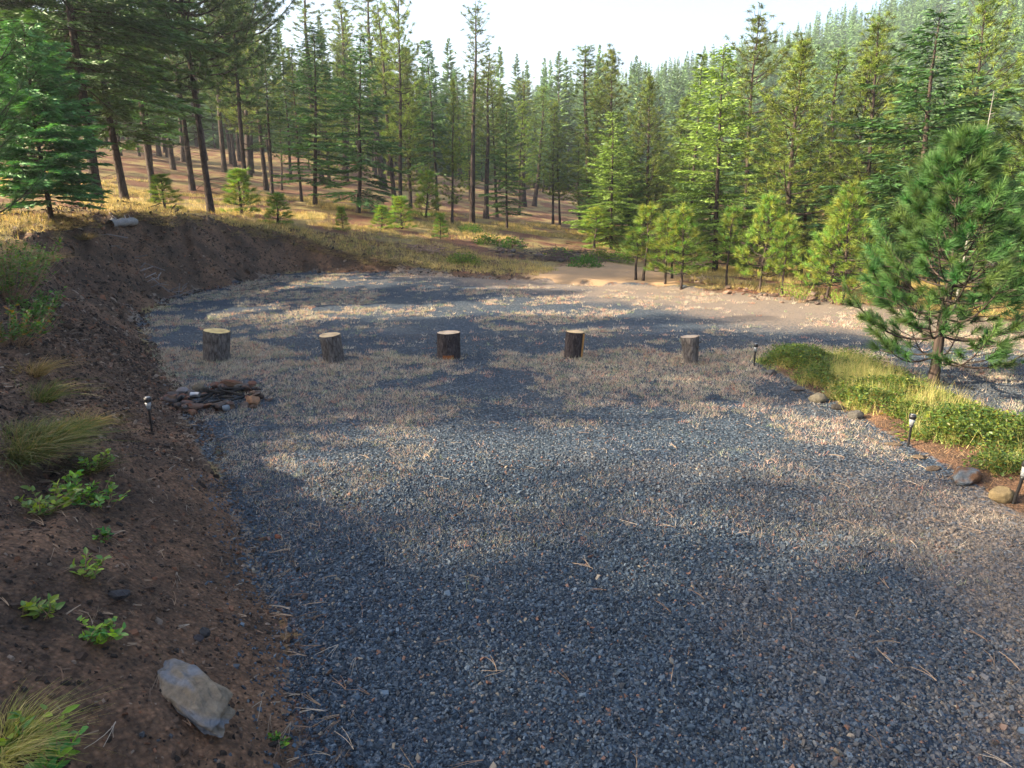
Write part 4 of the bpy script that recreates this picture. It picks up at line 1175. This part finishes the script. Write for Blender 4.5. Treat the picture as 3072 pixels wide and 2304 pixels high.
TREES = [
 ('bp', 246, 192, 38, 240, -110, 46, 'dark broad pine right of the tall dark ponderosa'),
 ('bf', 20, 200, 28, 5, -120, 60, 'dark broad fir behind the bright green young fir'),
 # key base     D   top      hw label
 ('bf', 97, 199, 24, 62, -190, 80, 'thick dark leaning trunk with drooping boughs near the left frame edge'),
 ('fb', 125, 198, 29, 118, -130, 45, 'straight dark trunk right of the bright green fir'),
 ('fy', 51, 216, 19.5, 44, 24, 44, 'bright green full young fir on the bank at far left'),
 ('bp', 211, 213, 29, 205, -190, 62, 'tall dark ponderosa with a mass of dead twigs hanging around its lower trunk'),
 ('fd', 155, 199, 36, 152, -60, 34, 'shaded trunk in the forest, first one right of the straight dark trunk'),
 ('fd', 174, 176, 55, 172, -40, 26, 'distant thin trunk in shade left of the tall dark ponderosa'),
 ('fd', 192, 186, 44, 190, -50, 30, 'narrow blue-grey trunk just left of the tall dark ponderosa'),
 ('pa', 266, 185, 48, 268, -40, 30, 'slim dark trunk between the tall ponderosa and the full green fir'),
 ('pb', 250, 180, 58, 250, -20, 26, 'slim trunk half hidden behind dead twigs of the tall ponderosa'),
 ('fa', 315, 204, 37, 314, 26, 34, 'full green fir left of centre with a dark trunk foot'),
 ('fc', 358, 211, 35, 362, 32, 40, 'broad dark green fir right of the full green fir'),
 ('ps', 322, 190, 60, 336, -25, 24, 'tall thin pine rising behind the full green fir'),
 ('ps', 345, 186, 66, 352, -15, 22, 'thin pine with a bare top between the two firs'),
 ('ps', 384, 190, 62, 382, -25, 24, 'tall open pine behind the broad dark fir'),
 ('pb', 400, 203, 43, 398, -35, 24, 'very tall slender pine with twin trunks against the white sky'),
 ('pt', 395, 202, 44, 404, 0, 15, 'slender companion stem beside the very tall pine'),
 ('pc', 410, 192, 47, 414, 45, 24, 'leaning dark trunk with a rounded crown right of the tall pine'),
 ('fe', 437, 200, 46, 439, 36, 24, 'pointed blue-green spire fir against the sky'),
 ('pf', 452, 224, 36, 454, 76, 15, 'narrow yellow-green sunlit pine in front of the spire fir'),
 ('pt', 472, 222, 40, 463, 2, 17, 'tallest pine with a bare cone-laden top in the middle of the sky'),
 ('pt', 486, 214, 46, 492, 52, 16, 'thin sparse pine right of the tallest cone-laden pine'),
 ('pd', 497, 208, 48, 486, 70, 18, 'shaded pine behind the dark green bushy fir'),
 ('fa', 507, 217, 40, 506, 97, 20, 'dense dark green bushy fir at centre of the hillside'),
 ('pt', 524, 205, 60, 523, 78, 16, 'thin sparse pine right of the dense dark fir'),
 ('ps', 534, 204, 62, 534, 86, 16, 'short pointed pine at the low gap in the skyline'),
 ('pb', 519, 205, 52, 518, 100, 18, 'dark pine directly behind the dense bushy fir'),
 ('pb', 553, 222, 48, 562, 100, 15, 'left one of a pair of pines beyond the dirt track'),
 ('pb', 560, 222, 48, 572, 118, 14, 'right one of a pair of pines beyond the dirt track'),
 ('pb', 580, 215, 48, 583, 130, 16, 'small pine between the pair and the bright fir'),
 ('ps', 594, 206, 44, 598, 44, 26, 'tall pine with a bare twin top at the left end of the sunlit forest'),
 ('pc', 610, 215, 40, 613, 48, 30, 'broad olive pine next to the twin-topped pine'),
 ('fg', 611, 242, 33, 620, 110, 32, 'bright green fir with skirted lower boughs beside the dirt track'),
 ('pc', 648, 225, 36, 647, 74, 28, 'dark-topped pine with a sunlit flank behind the first young pines'),
 ('pf', 672, 240, 38, 676, 95, 26, 'olive pine behind the bright pointed fir'),
 ('fg', 715, 273, 25, 724, 44, 46, 'large bright green fir with a dark bare lower trunk beyond the lot'),
 ('ff', 690, 245, 32, 698, 50, 26, 'pine with a vivid green pointed top left of the large bright fir'),
 ('pd', 745, 250, 29, 759, 14, 34, 'very tall olive pine with an open crown and visible trunk'),
 ('pc', 782, 284, 23.5, 806, 37, 42, 'yellow-green pine with a pale grey bare lower trunk'),
 ('pe', 838, 280, 25, 846, 42, 34, 'bushy olive pine behind the wide young pine'),
 ('pe', 862, 286, 24, 873, 15, 42, 'tall pine with bright green rounded top right of the bushy olive pine'),
 ('fc', 905, 292, 20.5, 922, 2, 72, 'massive dark green fir behind the foreground pine'),
 ('pe', 958, 292, 25, 970, -12, 40, 'golden-green open pine rising above the foreground pine'),
 ('pc', 1003, 300, 21, 1022, 18, 52, 'dense golden-green pine at the right frame edge'),
 ('fa', 1030, 305, 17, 1042, 110, 50, 'bright fir partly cut by the right frame edge'),
 ('ps', 830, 270, 32, 838, 40, 26, 'slim pine between the yellow-green pine and the massive dark fir'),
 ('fa', 880, 280, 28, 893, 70, 34, 'dark fir filling the gap left of the massive dark fir'),
 ('fe', 760, 270, 30, 770, 110, 34, 'shaded fir behind the pale bare trunk'),
 ('fa', 800, 275, 27, 812, 130, 36, 'dark shaded fir behind the wide young pine'),
 ('fb', 940, 285, 26, 955, 100, 36, 'shaded fir just behind the foreground pine crown'),
]
for T_ in TREES:
    tree_px(*T_[:8] if len(T_) == 8 else T_)

YOUNG = [('y3', 636, 277, 20.8, 638, 226, 15, 'short young pine at the left end of the roadside row'),
 ('y1', 643, 281, 20.0, 651, 203, 19, 'tall thin young pine with a bare lower stem, second in the roadside row'),
 ('y0', 665, 285, 19.3, 667, 212, 20, 'light green young pine third in the roadside row'),
 ('y0', 681, 286, 19.0, 688, 204, 21, 'bright young pine fourth in the roadside row'),
 ('y3', 672, 280, 21, 676, 232, 14, 'small young pine hidden behind the third and fourth ones'),
 ('y3', 726, 286, 19.4, 731, 206, 13, 'thin grey-green young pine standing alone below the large bright fir'),
 ('y2', 760, 289, 18.9, 767, 193, 25, 'wide bright young pine with red stones at its foot'),
 ('y1', 782, 291, 18.6, 787, 214, 15, 'young pine right behind the wide bright one'),
 ('y2', 826, 294, 18.0, 820, 202, 26, 'left half of the largest bright young pine pair'),
 ('y2', 843, 296, 17.6, 858, 182, 32, 'tall right half of the largest bright young pine pair'),
 ('y3', 868, 299, 18.5, 872, 240, 16, 'small yellowish young pine by the foreground pine'),
 ('y1', 594, 246, 32, 596, 206, 16, 'dark slim young pine beside the dirt track')]
for T_ in YOUNG: tree_px(*T_)

SAP = [('y4', 278, 232, 27.5, 282, 194, 10, 'small pine sapling with a bare stem on top of the bank'),
 ('y4', 343, 222, 28, 344, 207, 5, 'tiny dark fir sapling on the brown slope'),
 ('y4', 381, 223, 30, 381, 206, 8, 'round dark sapling left of the yellow-green sapling'),
 ('y4', 402, 224, 31, 402, 197, 10, 'yellow-green pine sapling below the twin trunk pine'),
 ('y4', 440, 236, 29, 440, 214, 6, 'thin upright sapling above the brush pile'),
 ('y4', 241, 208, 30, 242, 170, 12, 'pale green sapling at the foot of the tall dark ponderosa'),
 ('y4', 165, 205, 25, 163, 175, 10, 'spindly sapling standing in the grass on the bank'),
 ('y4', 425, 200, 38, 427, 172, 10, 'small bushy sapling left of the sunlit narrow pine')]
for T_ in SAP: tree_px(*T_, name='pine_sapling')

r_ = np.random.default_rng(5); tb_ = MB(); zz_ = np.linspace(0, 1, 10)
bb = RD(958, 290, 17.5); bb[2] = hz(bb[0], bb[1]); HH = RD(962, 92, 17.5)[2] - bb[2]
tb_.tube(np.c_[zz_ * .1, zz_ * .05, zz_ * HH], .025 * (1 - zz_) + .004, 7, (.24, .23, .21))
for q in range(40):
    z_ = r_.uniform(.2, .98) * HH; a_ = r_.uniform(0, 6.28); L_ = .5 * (1.1 - z_ / HH)
    h_ = np.array([math.cos(a_), math.sin(a_), .3]); c_ = np.array([z_ / HH * .1, z_ / HH * .05, z_])
    tb_.tube([c_, c_ + h_ * L_ * .5, c_ + h_ * L_], [.006, .004, .002], 4, (.2, .19, .17))
bb = bb
link('dead_snag', tb_.mesh('dead_snag', M_rock), loc=tuple(bb), label='pale grey dead snag with bare twigs behind the foreground pine', category='dead tree')

# left edge: young pine whose boughs reach into the frame, and a thin one behind it
def free_tree(key, x_, y_, H, ws, label, group=None, rotz=None):
    return tree(key, (x_, y_, hz(x_, y_)), H, ws, label, group, rotz=rotz)

hp = GT(933, 385)
tpp = RD(962, 130, math.hypot(hp[0], hp[1]))
Hh = tpp[2] - hp[2]
mt_, mc_ = close_pine('front_pine', Hh, 1.30, .13, 77, M_hero, kk=150, nb=6, pw=1.0, nw=.0065, wh=.24)
e = empty('pine_tree', 'dark green long-needled pine in the foreground at the right, beside the planting bed', 'pine tree', tuple(hp))
link('trunk', mt_, e); link('crown', mc_, e)
e.rotation_euler = (0, math.atan2(tpp[0] - hp[0], Hh) * .5, 2.2)

mt_, mc_ = close_pine('left_pine', 5.6, 1.9, .10, 78, M_hero, nw=.005, kk=80, wh=.4)
e = empty('pine_tree', 'long-needled pine boughs reaching in at the left frame edge', 'pine tree', (-7.7, 9.5, hz(-7.7, 9.5)))
link('trunk', mt_, e); link('crown', mc_, e)

# ------------------------------------------------------------------ filler forest
def skyline(px):
    return np.interp(px, [-200, 0, 250, 300, 430, 480, 520, 545, 600, 700, 800, 900, 1024, 1300], [-60, -60, -40, 20, 40, 62, 85, 110, 75, 70, 60, 45, 20, 0])
zones = [
 # n, px range, D range, keys, label, group
 (46, (-10, 310), (38, 90), ['fd', 'pa', 'pd', 'fd', 'ps', 'fe', 'pt'], 'shaded conifer among many in the forest on the left hillside', 'trees of the left hillside forest'),
 (40, (290, 560), (55, 110), ['pb', 'ps', 'fd', 'pd', 'pf', 'fe'], 'conifer among many in the woods behind the middle trees', 'trees of the middle woods'),
 (85, (570, 1080), (31, 62), ['pc', 'fa', 'pe', 'pb', 'pf', 'fg', 'pd', 'fe', 'ff', 'pa'], 'sunlit conifer packed among others beyond the far lot edge', 'trees of the sunlit forest'),
]
refs = []
for T_ in TREES:
    sh = T_[7]
    for w_ in (' with ', ' behind ', ' right of ', ' left of ', ' near ', ' beside ', ' against ', ' rising ', ' in front', ' between ', ' at the ', ' beyond ', ' in the forest', ' next to ', ' half ', ' in shade', ' just '):
        if sh.find(w_) > 8: sh = sh[:sh.find(w_)]
    refs.append((T_[1], T_[3], sh))
ORD = ['first', 'second', 'third', 'fourth', 'fifth', 'sixth', 'seventh', 'eighth', 'ninth', 'tenth', 'eleventh', 'twelfth', 'thirteenth', 'fourteenth']
pend = {}
for n_, (a, b), (d0, d1), keys, lb, gp in zones:
    for q in range(n_):
        px_ = rng.uniform(a, b); D_ = d0 + (d1 - d0) * rng.uniform(0, 1) ** .8
        top = float(skyline(px_)) + (rng.uniform(60, 150) if px_ > 560 else rng.uniform(8, 90))
        bb = RD(px_, 250, D_); bb[2] = hz(bb[0], bb[1])
        H = RD(px_, top, D_)[2] - bb[2]
        H = min(max(H, 5), 24)
        ky = keys[rng.integers(len(keys))]
        e_ = tree(ky, bb, H, rng.uniform(.9, 1.35), lb, gp, lean=(rng.normal(0, .02), rng.normal(0, .02)))
        ri = min(range(len(refs)), key=lambda i_: abs(refs[i_][0] - px_) + (30 if refs[i_][1] > D_ else 0))
        pend.setdefault((refs[ri][2], 'fir' if ky[0] == 'f' else 'pine'), []).append((D_, e_))
for (rs_, sp_), L_ in pend.items():
    for k_, (D_, e_) in enumerate(sorted(L_, key=lambda t_: t_[0])):
        e_['label'] = ' '.join(('%s %s back in the woods behind the %s' % (ORD[min(k_, 13)], sp_, rs_)).split()[:16])
# forest to the left of the view, whose shade falls across the lot
for (x_, y_, H_, k_, ws_) in [(-19, -2.5, 10, 'pb', 1.0), (-26, -1.2, 13, 'pa', .9), (-16, -1.2, 9, 'ps', 1.3), (-33, -4, 15, 'pe', 1.0), (-17, -6, 9, 'pd', 1.1), (-22, .6, 10.5, 'ps', 1.4), (-36, -1.5, 16, 'fd', .9), (-29, -3, 14, 'pb', .9), (-40, -5, 17, 'pe', 1.0), (-14.5, -4.2, 8, 'pd', .9),
                         (-31, .8, 13, 'pt', 1.2),
                         (-18, 6.6, 9, 'pd', 1.1), (-23, 8.0, 11, 'fa', 1.2), (-17, 9.0, 8.5, 'fb', 1.1), (-26, 6.5, 12, 'pa', 1.1), (-21, 10.4, 10, 'fa', 1.0), (-27, 4.4, 12, 'pb', .9),
                         (-20, 5.2, 9, 'pb', 1.0), (-30, 9.0, 12, 'pe', 1.1), (-35, 7, 14, 'fd', 1.0)]:
    free_tree(k_, x_, y_, H_, ws_, 'conifer standing left of the view, shading the lot', 'trees left of the view')

# far forest on the ridge
mbT, mbC = MB(), MB()
n_ = 3900
az = R(1) * rng.uniform(-42, 44, n_); Dd = np.sqrt(rng.uniform(100 ** 2, 320 ** 2, n_))
fx, fy = Dd * np.sin(az), Dd * np.cos(az)
fz = height(fx, fy)
order = np.argsort(Dd)
cnt = 0
for q in order:
    k_ = rng.integers(5); s = rng.uniform(.6, 1.2); aa = rng.uniform(0, 6.28); ww = s * rng.uniform(.75, 1.1)
    if cnt < 60:
        tree('l%d' % k_, (fx[q], fy[q], fz[q]), 16 * s, ww / s, 'small hazy conifer on the near foot of the distant hillside', 'hazy trees at the foot of the distant hill')
        cnt += 1; continue
    ca, sa = math.cos(aa), math.sin(aa)
    cb = LOW[k_][1]
    V_ = cb.V[0]
    if Dd[q] > 170: V_ = V_[:780]; 
    Vr = np.stack([(V_[:, 0] * ca - V_[:, 1] * sa) * ww + fx[q], (V_[:, 0] * sa + V_[:, 1] * ca) * ww + fy[q], V_[:, 2] * s + fz[q]], -1)
    mbC.add(Vr, np.arange(len(V_)).reshape(-1, 3), None, np.tile(np.array([1, 1, 1]) * rng.uniform(.7, 1.3), (len(V_), 1)))
link('ridge_forest', mbC.mesh('ridge_forest', M_ridge), kind='stuff', label='hazy blue-green conifer forest covering the distant ridge', category='forest')

# ------------------------------------------------------------------ plants on the near slope
def tussock(px_, py_, rad, hgt, n, cols, label, ws=.006, droop=.45):
    p = GT(px_, py_)
    mb = MB()
    a = rng.uniform(0, 6.28, n); rr = rad * np.sqrt(rng.random(n)) * .55
    B = np.stack([rr * np.cos(a), rr * np.sin(a), np.full(n, -.02)], -1)
    out_ = rng.uniform(.2, 1.3, n)
    D0 = np.stack([np.cos(a) * out_, np.sin(a) * out_, np.ones(n)], -1); D0 /= np.linalg.norm(D0, axis=1)[:, None]
    side_ = rng.normal(0, .28, (n, 2))
    L = hgt * rng.uniform(.6, 1.25, n)
    cc = pal(n, cols, [1] * len(cols))
    S = np.cross(D0, rng.normal(size=(n, 3))); S /= np.linalg.norm(S, axis=1)[:, None]
    pts = []
    for q in range(5):
        t = q / 4
        c = B + D0 * (L * t)[:, None]; c[:, 2] -= droop * L * t * t; c[:, 0] += .22 * L * t * t; c[:, :2] += side_ * (L * t * t)[:, None]
        wv = ws * (1 - t * .85)
        pts.append(np.stack([c - S * wv / 2, c + S * wv / 2], 1))
    Vv = np.concatenate(pts, 1)
    ii = np.arange(n)[:, None] * 10
    Qq = np.concatenate([ii + np.array([[2 * s, 2 * s + 1, 2 * s + 3, 2 * s + 2]]) for s in range(4)])
    mb.add(Vv.reshape(-1, 3), None, Qq, np.repeat(cc, 10, 0))
    link('grass_tussock', mb.mesh('grass_tussock', M_grass), loc=tuple(p), label=label, category='grass clump')
GR = [(.07, .105, .022), (.12, .135, .032), (.045, .07, .018), (.20, .16, .065)]
YG = [(.22, .165, .06), (.16, .13, .045), (.27, .18, .08)]
tussock(20, 455, .34, .38, 1700, GR, 'large green grass clump draped over the near slope at the left edge')
tussock(56, 440, .24, .30, 800, GR, 'green and straw grass clump right beside the largest clump')
tussock(84, 428, .12, .27, 200, YG, 'straw-yellow tuft leaning right at the tip of the grass clumps')
tussock(38, 400, .22, .35, 380, GR, 'dull green grass clump above the large green clump')
tussock(34, 374, .18, .30, 320, YG, 'golden dry grass clump below the leafy shrub')
tussock(-4, 752, .16, .22, 900, [(.34, .34, .08), (.22, .24, .06), (.42, .36, .14)], 'yellow-green fine grass clump in the bottom left corner', .003)
tussock(46, 262, .28, .34, 260, YG, 'pale dry grass hanging over the bank lip at far left')
tussock(84, 239, .25, .34, 260, YG, 'orange-tan grass tuft on the bank lip left of the grey log')
tussock(90, 470, .10, .2, 160, GR, 'small dark grass tuft under the large clumps')

def leafy(px_, py_, h, stems, label, leaf=.05, spread=.12, name='leafy_shrub', cat='shrub', cols=None, per=9):
    p = GT(px_, py_)
    e = empty(name, label, cat, tuple(p))
    sb_, lb_ = MB(), MB()
    for q in range(stems):
        a = rng.uniform(0, 6.28); rr = spread * math.sqrt(rng.random())
        b0 = np.array([rr * math.cos(a) * .4, rr * math.sin(a) * .4, -.02])
        hh = h * rng.uniform(.5, 1.1)
        tip = b0 + np.array([rr * math.cos(a), rr * math.sin(a), hh])
        mid = (b0 + tip) / 2 + rng.normal(0, .015, 3)
        sb_.tube([b0, mid, tip], [.003, .0025, .0015], 4, (.22, .14, .08))
        ts = rng.uniform(.3, 1.0, per)
        B = b0 + (tip - b0) * ts[:, None]
        D_ = np.stack([rng.normal(size=per), rng.normal(size=per), rng.uniform(.1, .7, per)], -1)
        lb_.leaves(B, D_, leaf * rng.uniform(.6, 1.2, per), leaf * .55 * rng.uniform(.7, 1.2, per), pal(per, cols or [(1, 1, 1), (1.5, 1.3, .6), (.7, 1.0, 1.1), (2.0, 1.7, .7)], [3, 2, 2, 1]), up=np.array([0, 0, 1.]))
    link('stems', sb_.mesh('stems', M_tint), e); link('leaves', lb_.mesh('leaves', M_leaf), e)
leafy(46, 512, .16, 16, 'largest broad-leaved seedling on the near slope, below the grass clumps', .05, .13, 'seedling_plant', 'seedling')
leafy(76, 500, .15, 12, 'broad-leaved seedling right of the largest one', .05, .10, 'seedling_plant', 'seedling')
leafy(104, 505, .13, 14, 'spreading seedling with small leaves, third to the right', .045, .13, 'seedling_plant', 'seedling')
leafy(98, 470, .13, 8, 'pale green sprig close below the grass clumps', .045, .08, 'seedling_plant', 'seedling')
leafy(106, 542, .08, 6, 'sparse yellow-leaved sprig in the bare soil', .04, .09, 'seedling_plant', 'seedling')
leafy(84, 577, .09, 7, 'small sprig above the dense low seedling', .045, .08, 'seedling_plant', 'seedling')
leafy(42, 618, .10, 6, 'single blue-green seedling at left on the dark soil', .05, .05, 'seedling_plant', 'seedling')
leafy(95, 640, .07, 16, 'dense low bright green seedling above the large boulder', .042, .10, 'seedling_plant', 'seedling')
leafy(48, 764, .12, 12, 'large-leaved seedling at the bottom edge of the frame', .055, .09, 'seedling_plant', 'seedling')
leafy(14, 745, .12, 8, 'round-leaved seedling poking from the corner grass clump', .05, .08, 'seedling_plant', 'seedling')
leafy(274, 742, .04, 6, 'tiny sprout in the gravel right of the large boulder', .03, .06, 'seedling_plant', 'seedling')
SC = [(.6, .62, .6), (.4, .5, .4), (.9, .85, .5), (.6, .7, .5)]
leafy(8, 300, .75, 120, 'tall leafy shrub filling the left edge above the near slope', .055, .55, cols=SC, per=16)
leafy(36, 322, .40, 60, 'leafy shrub on the slope right of the tall one', .05, .32, cols=SC, per=14)
leafy(12, 345, .40, 60, 'leafy shrub low on the left edge with reddish leaves', .05, .34, cols=SC + [(2.2, .5, .4)], per=14)
leafy(30, 275, .45, 40, 'grey-green shrub against the dark bank face', .04, .4, cols=[(.8, .9, .8), (1, 1, .8)], per=14)
for q, (px_, py_, h) in enumerate([(787, 300, .5), (800, 303, .45), (838, 305, .35), (870, 306, .5)]):
    leafy(px_, py_ , h, 26, ['pale green bush by the rubble, left one of two', 'pale green bush by the rubble, right one of two', 'low green bush under the tall young pine', 'green bush behind the foreground pine'][q], .05, .22, cols=[(1.3, 1.5, .9), (1.6, 1.5, .8)])
for q, (px_, py_, D_) in enumerate([(487, 243, 29), (512, 245, 28.5), (470, 232, 33), (600, 250, 27), (620, 253, 27), (585, 262, 24.5), (560, 252, 27), (463, 262, 24)]):
    p = RD(px_, py_, D_)
    e = empty('low_bush', ['grey-green bush on the slope left of the track, nearest the brush pile', 'grey-green bush right of the first on the slope', 'small bush up the slope behind the two grey-green ones', 'blue-green bush at the right end of the berm', 'dark bush behind the right end of the berm', 'low green bush in front of the berm', 'bush on top of the brushy berm', 'pale green bush at the tail of the cut bank'][q], 'bush', (p[0], p[1], hz(p[0], p[1])))
    lb_ = MB(); n = 700
    v = unit(n); v[:, 2] = abs(v[:, 2]); rr = rng.uniform(.4, 1, n)[:, None]
    lb_.leaves(v * rr * np.array([.65, .5, .42]), v + rng.normal(0, .5, (n, 3)), .07, .04, pal(n, [(.5, .6, .5), (.8, .8, .6), (.9, .9, .5)], [2, 2, 1]))
    link('leaves', lb_.mesh('leaves', M_leaf), e)
    sb_ = MB()
    for s_ in range(8): sb_.tube([[0, 0, -.05], list(unit(1)[0] * np.array([.3, .3, .05]) + np.array([0, 0, .3]))], [.008, .004], 4, (.1, .07, .05))
    link('stems', sb_.mesh('stems', M_tint), e)

# ------------------------------------------------------------------ logs and brush
p0, p1 = GT(112, 229), GT(136, 226.5)
mb = MB(); ax = p1 - p0; s = np.linspace(0, 1, 14)[:, None]
pts = p0 + ax * s + np.array([0, 0, .10]) + rng.normal(0, .008, (14, 3))
mb.tube(pts, .10 + .015 * np.sin(np.arange(14) * 1.3), 14, (.24, .23, .225))
for q in range(4):
    b_ = pts[2 + q * 3]; mb.tube([b_, b_ + np.array([rng.normal(0, .1), -.1, .18])], [.02, .008], 5, (.3, .28, .27))
link('fallen_log', mb.mesh('fallen_log', M_rock, True), label='weathered silver-grey log lying on the bank lip', category='log')
def sticks(px_, py_, D_, n, L, spr, col, label, name='brush_pile', cat='brush pile', rad=.012, zs=.12):
    p = RD(px_, py_, D_); p[2] = hz(p[0], p[1])
    mb = MB()
    for q in range(n):
        c0 = np.array([rng.normal(0, spr), rng.normal(0, spr * .5), abs(rng.normal(0, zs))]) 
        c0[2] += hz(p[0] + c0[0], p[1] + c0[1]) - p[2]
        d_ = unit(1)[0] * np.array([1, 1, .3]); d_ *= L * rng.uniform(.4, 1)
        mb.tube([c0 - d_ / 2, c0 + rng.normal(0, .03, 3), c0 + d_ / 2], [rad, rad * .8, rad * .3], 5, np.array(col) * rng.uniform(.6, 1.4))
    link(name, mb.mesh(name, M_tint), loc=tuple(p), label=label, category=cat)
sticks(432, 250, 25.5, 90, .9, .45, (.30, .20, .15), 'pile of broken reddish-brown branches at the foot of the slope')
sticks(150, 228, 19.2, 26, 1.0, .5, (.16, .15, .15), 'loose grey branches right of the silver log on the bank lip', 'fallen_branches', 'branches')
sticks(150, 213, 24, 10, 1.2, .4, (.03, .025, .025), 'black charred branch lying in the grass behind the bank', 'fallen_branches', 'branches', .03, .05)
sticks(560, 251, 26.5, 320, 1.0, .9, (.09, .07, .065), 'long tangle of dark dead brush along the low berm', zs=.2)
sticks(702, 284, 19.6, 14, .7, .25, (.36, .28, .22), 'bare pale twigs sticking up at the lot edge', 'dead_twigs', 'twigs', .008, .2)
sticks(262, 250, 22.6, 12, .9, .6, (.08, .06, .05), 'thin roots sticking out of the far part of the cut bank', 'exposed_roots', 'roots', .008, .03)
sticks(220, 243, 20.3, 22, 1.0, .8, (.08, .06, .05), 'exposed roots dangling from the lip of the cut bank', 'exposed_roots', 'roots', .008, .03)

# ------------------------------------------------------------------ haze
HAZE = 0.0008
if HAZE:
    x0, x1, y0, y1, z0, z1 = -3000, 3000, -3000, 3000, float(V[:, 2].min()) - 1, float(max(V[:, 2].max(), 60)) + 24
    me = bpy.data.meshes.new('haze')
    vv = [(x0, y0, z0), (x1, y0, z0), (x1, y1, z0), (x0, y1, z0), (x0, y0, z1), (x1, y0, z1), (x1, y1, z1), (x0, y1, z1)]
    me.from_pydata(vv, [], [(0, 3, 2, 1), (4, 5, 6, 7), (0, 1, 5, 4), (1, 2, 6, 5), (2, 3, 7, 6), (3, 0, 4, 7)])
    m, t, n, l = newmat('haze_air')
    pv = n.new('ShaderNodeVolumePrincipled'); pv.inputs['Color'].default_value = (.9, .94, 1, 1)
    pv.inputs['Density'].default_value = HAZE; pv.inputs['Anisotropy'].default_value = .45
    o = n.new('ShaderNodeOutputMaterial'); l.new(pv.outputs[0], o.inputs['Volume'])
    me.materials.append(m)
    link('haze', me, kind='stuff', label='thin morning haze hanging in the valley air', category='haze')
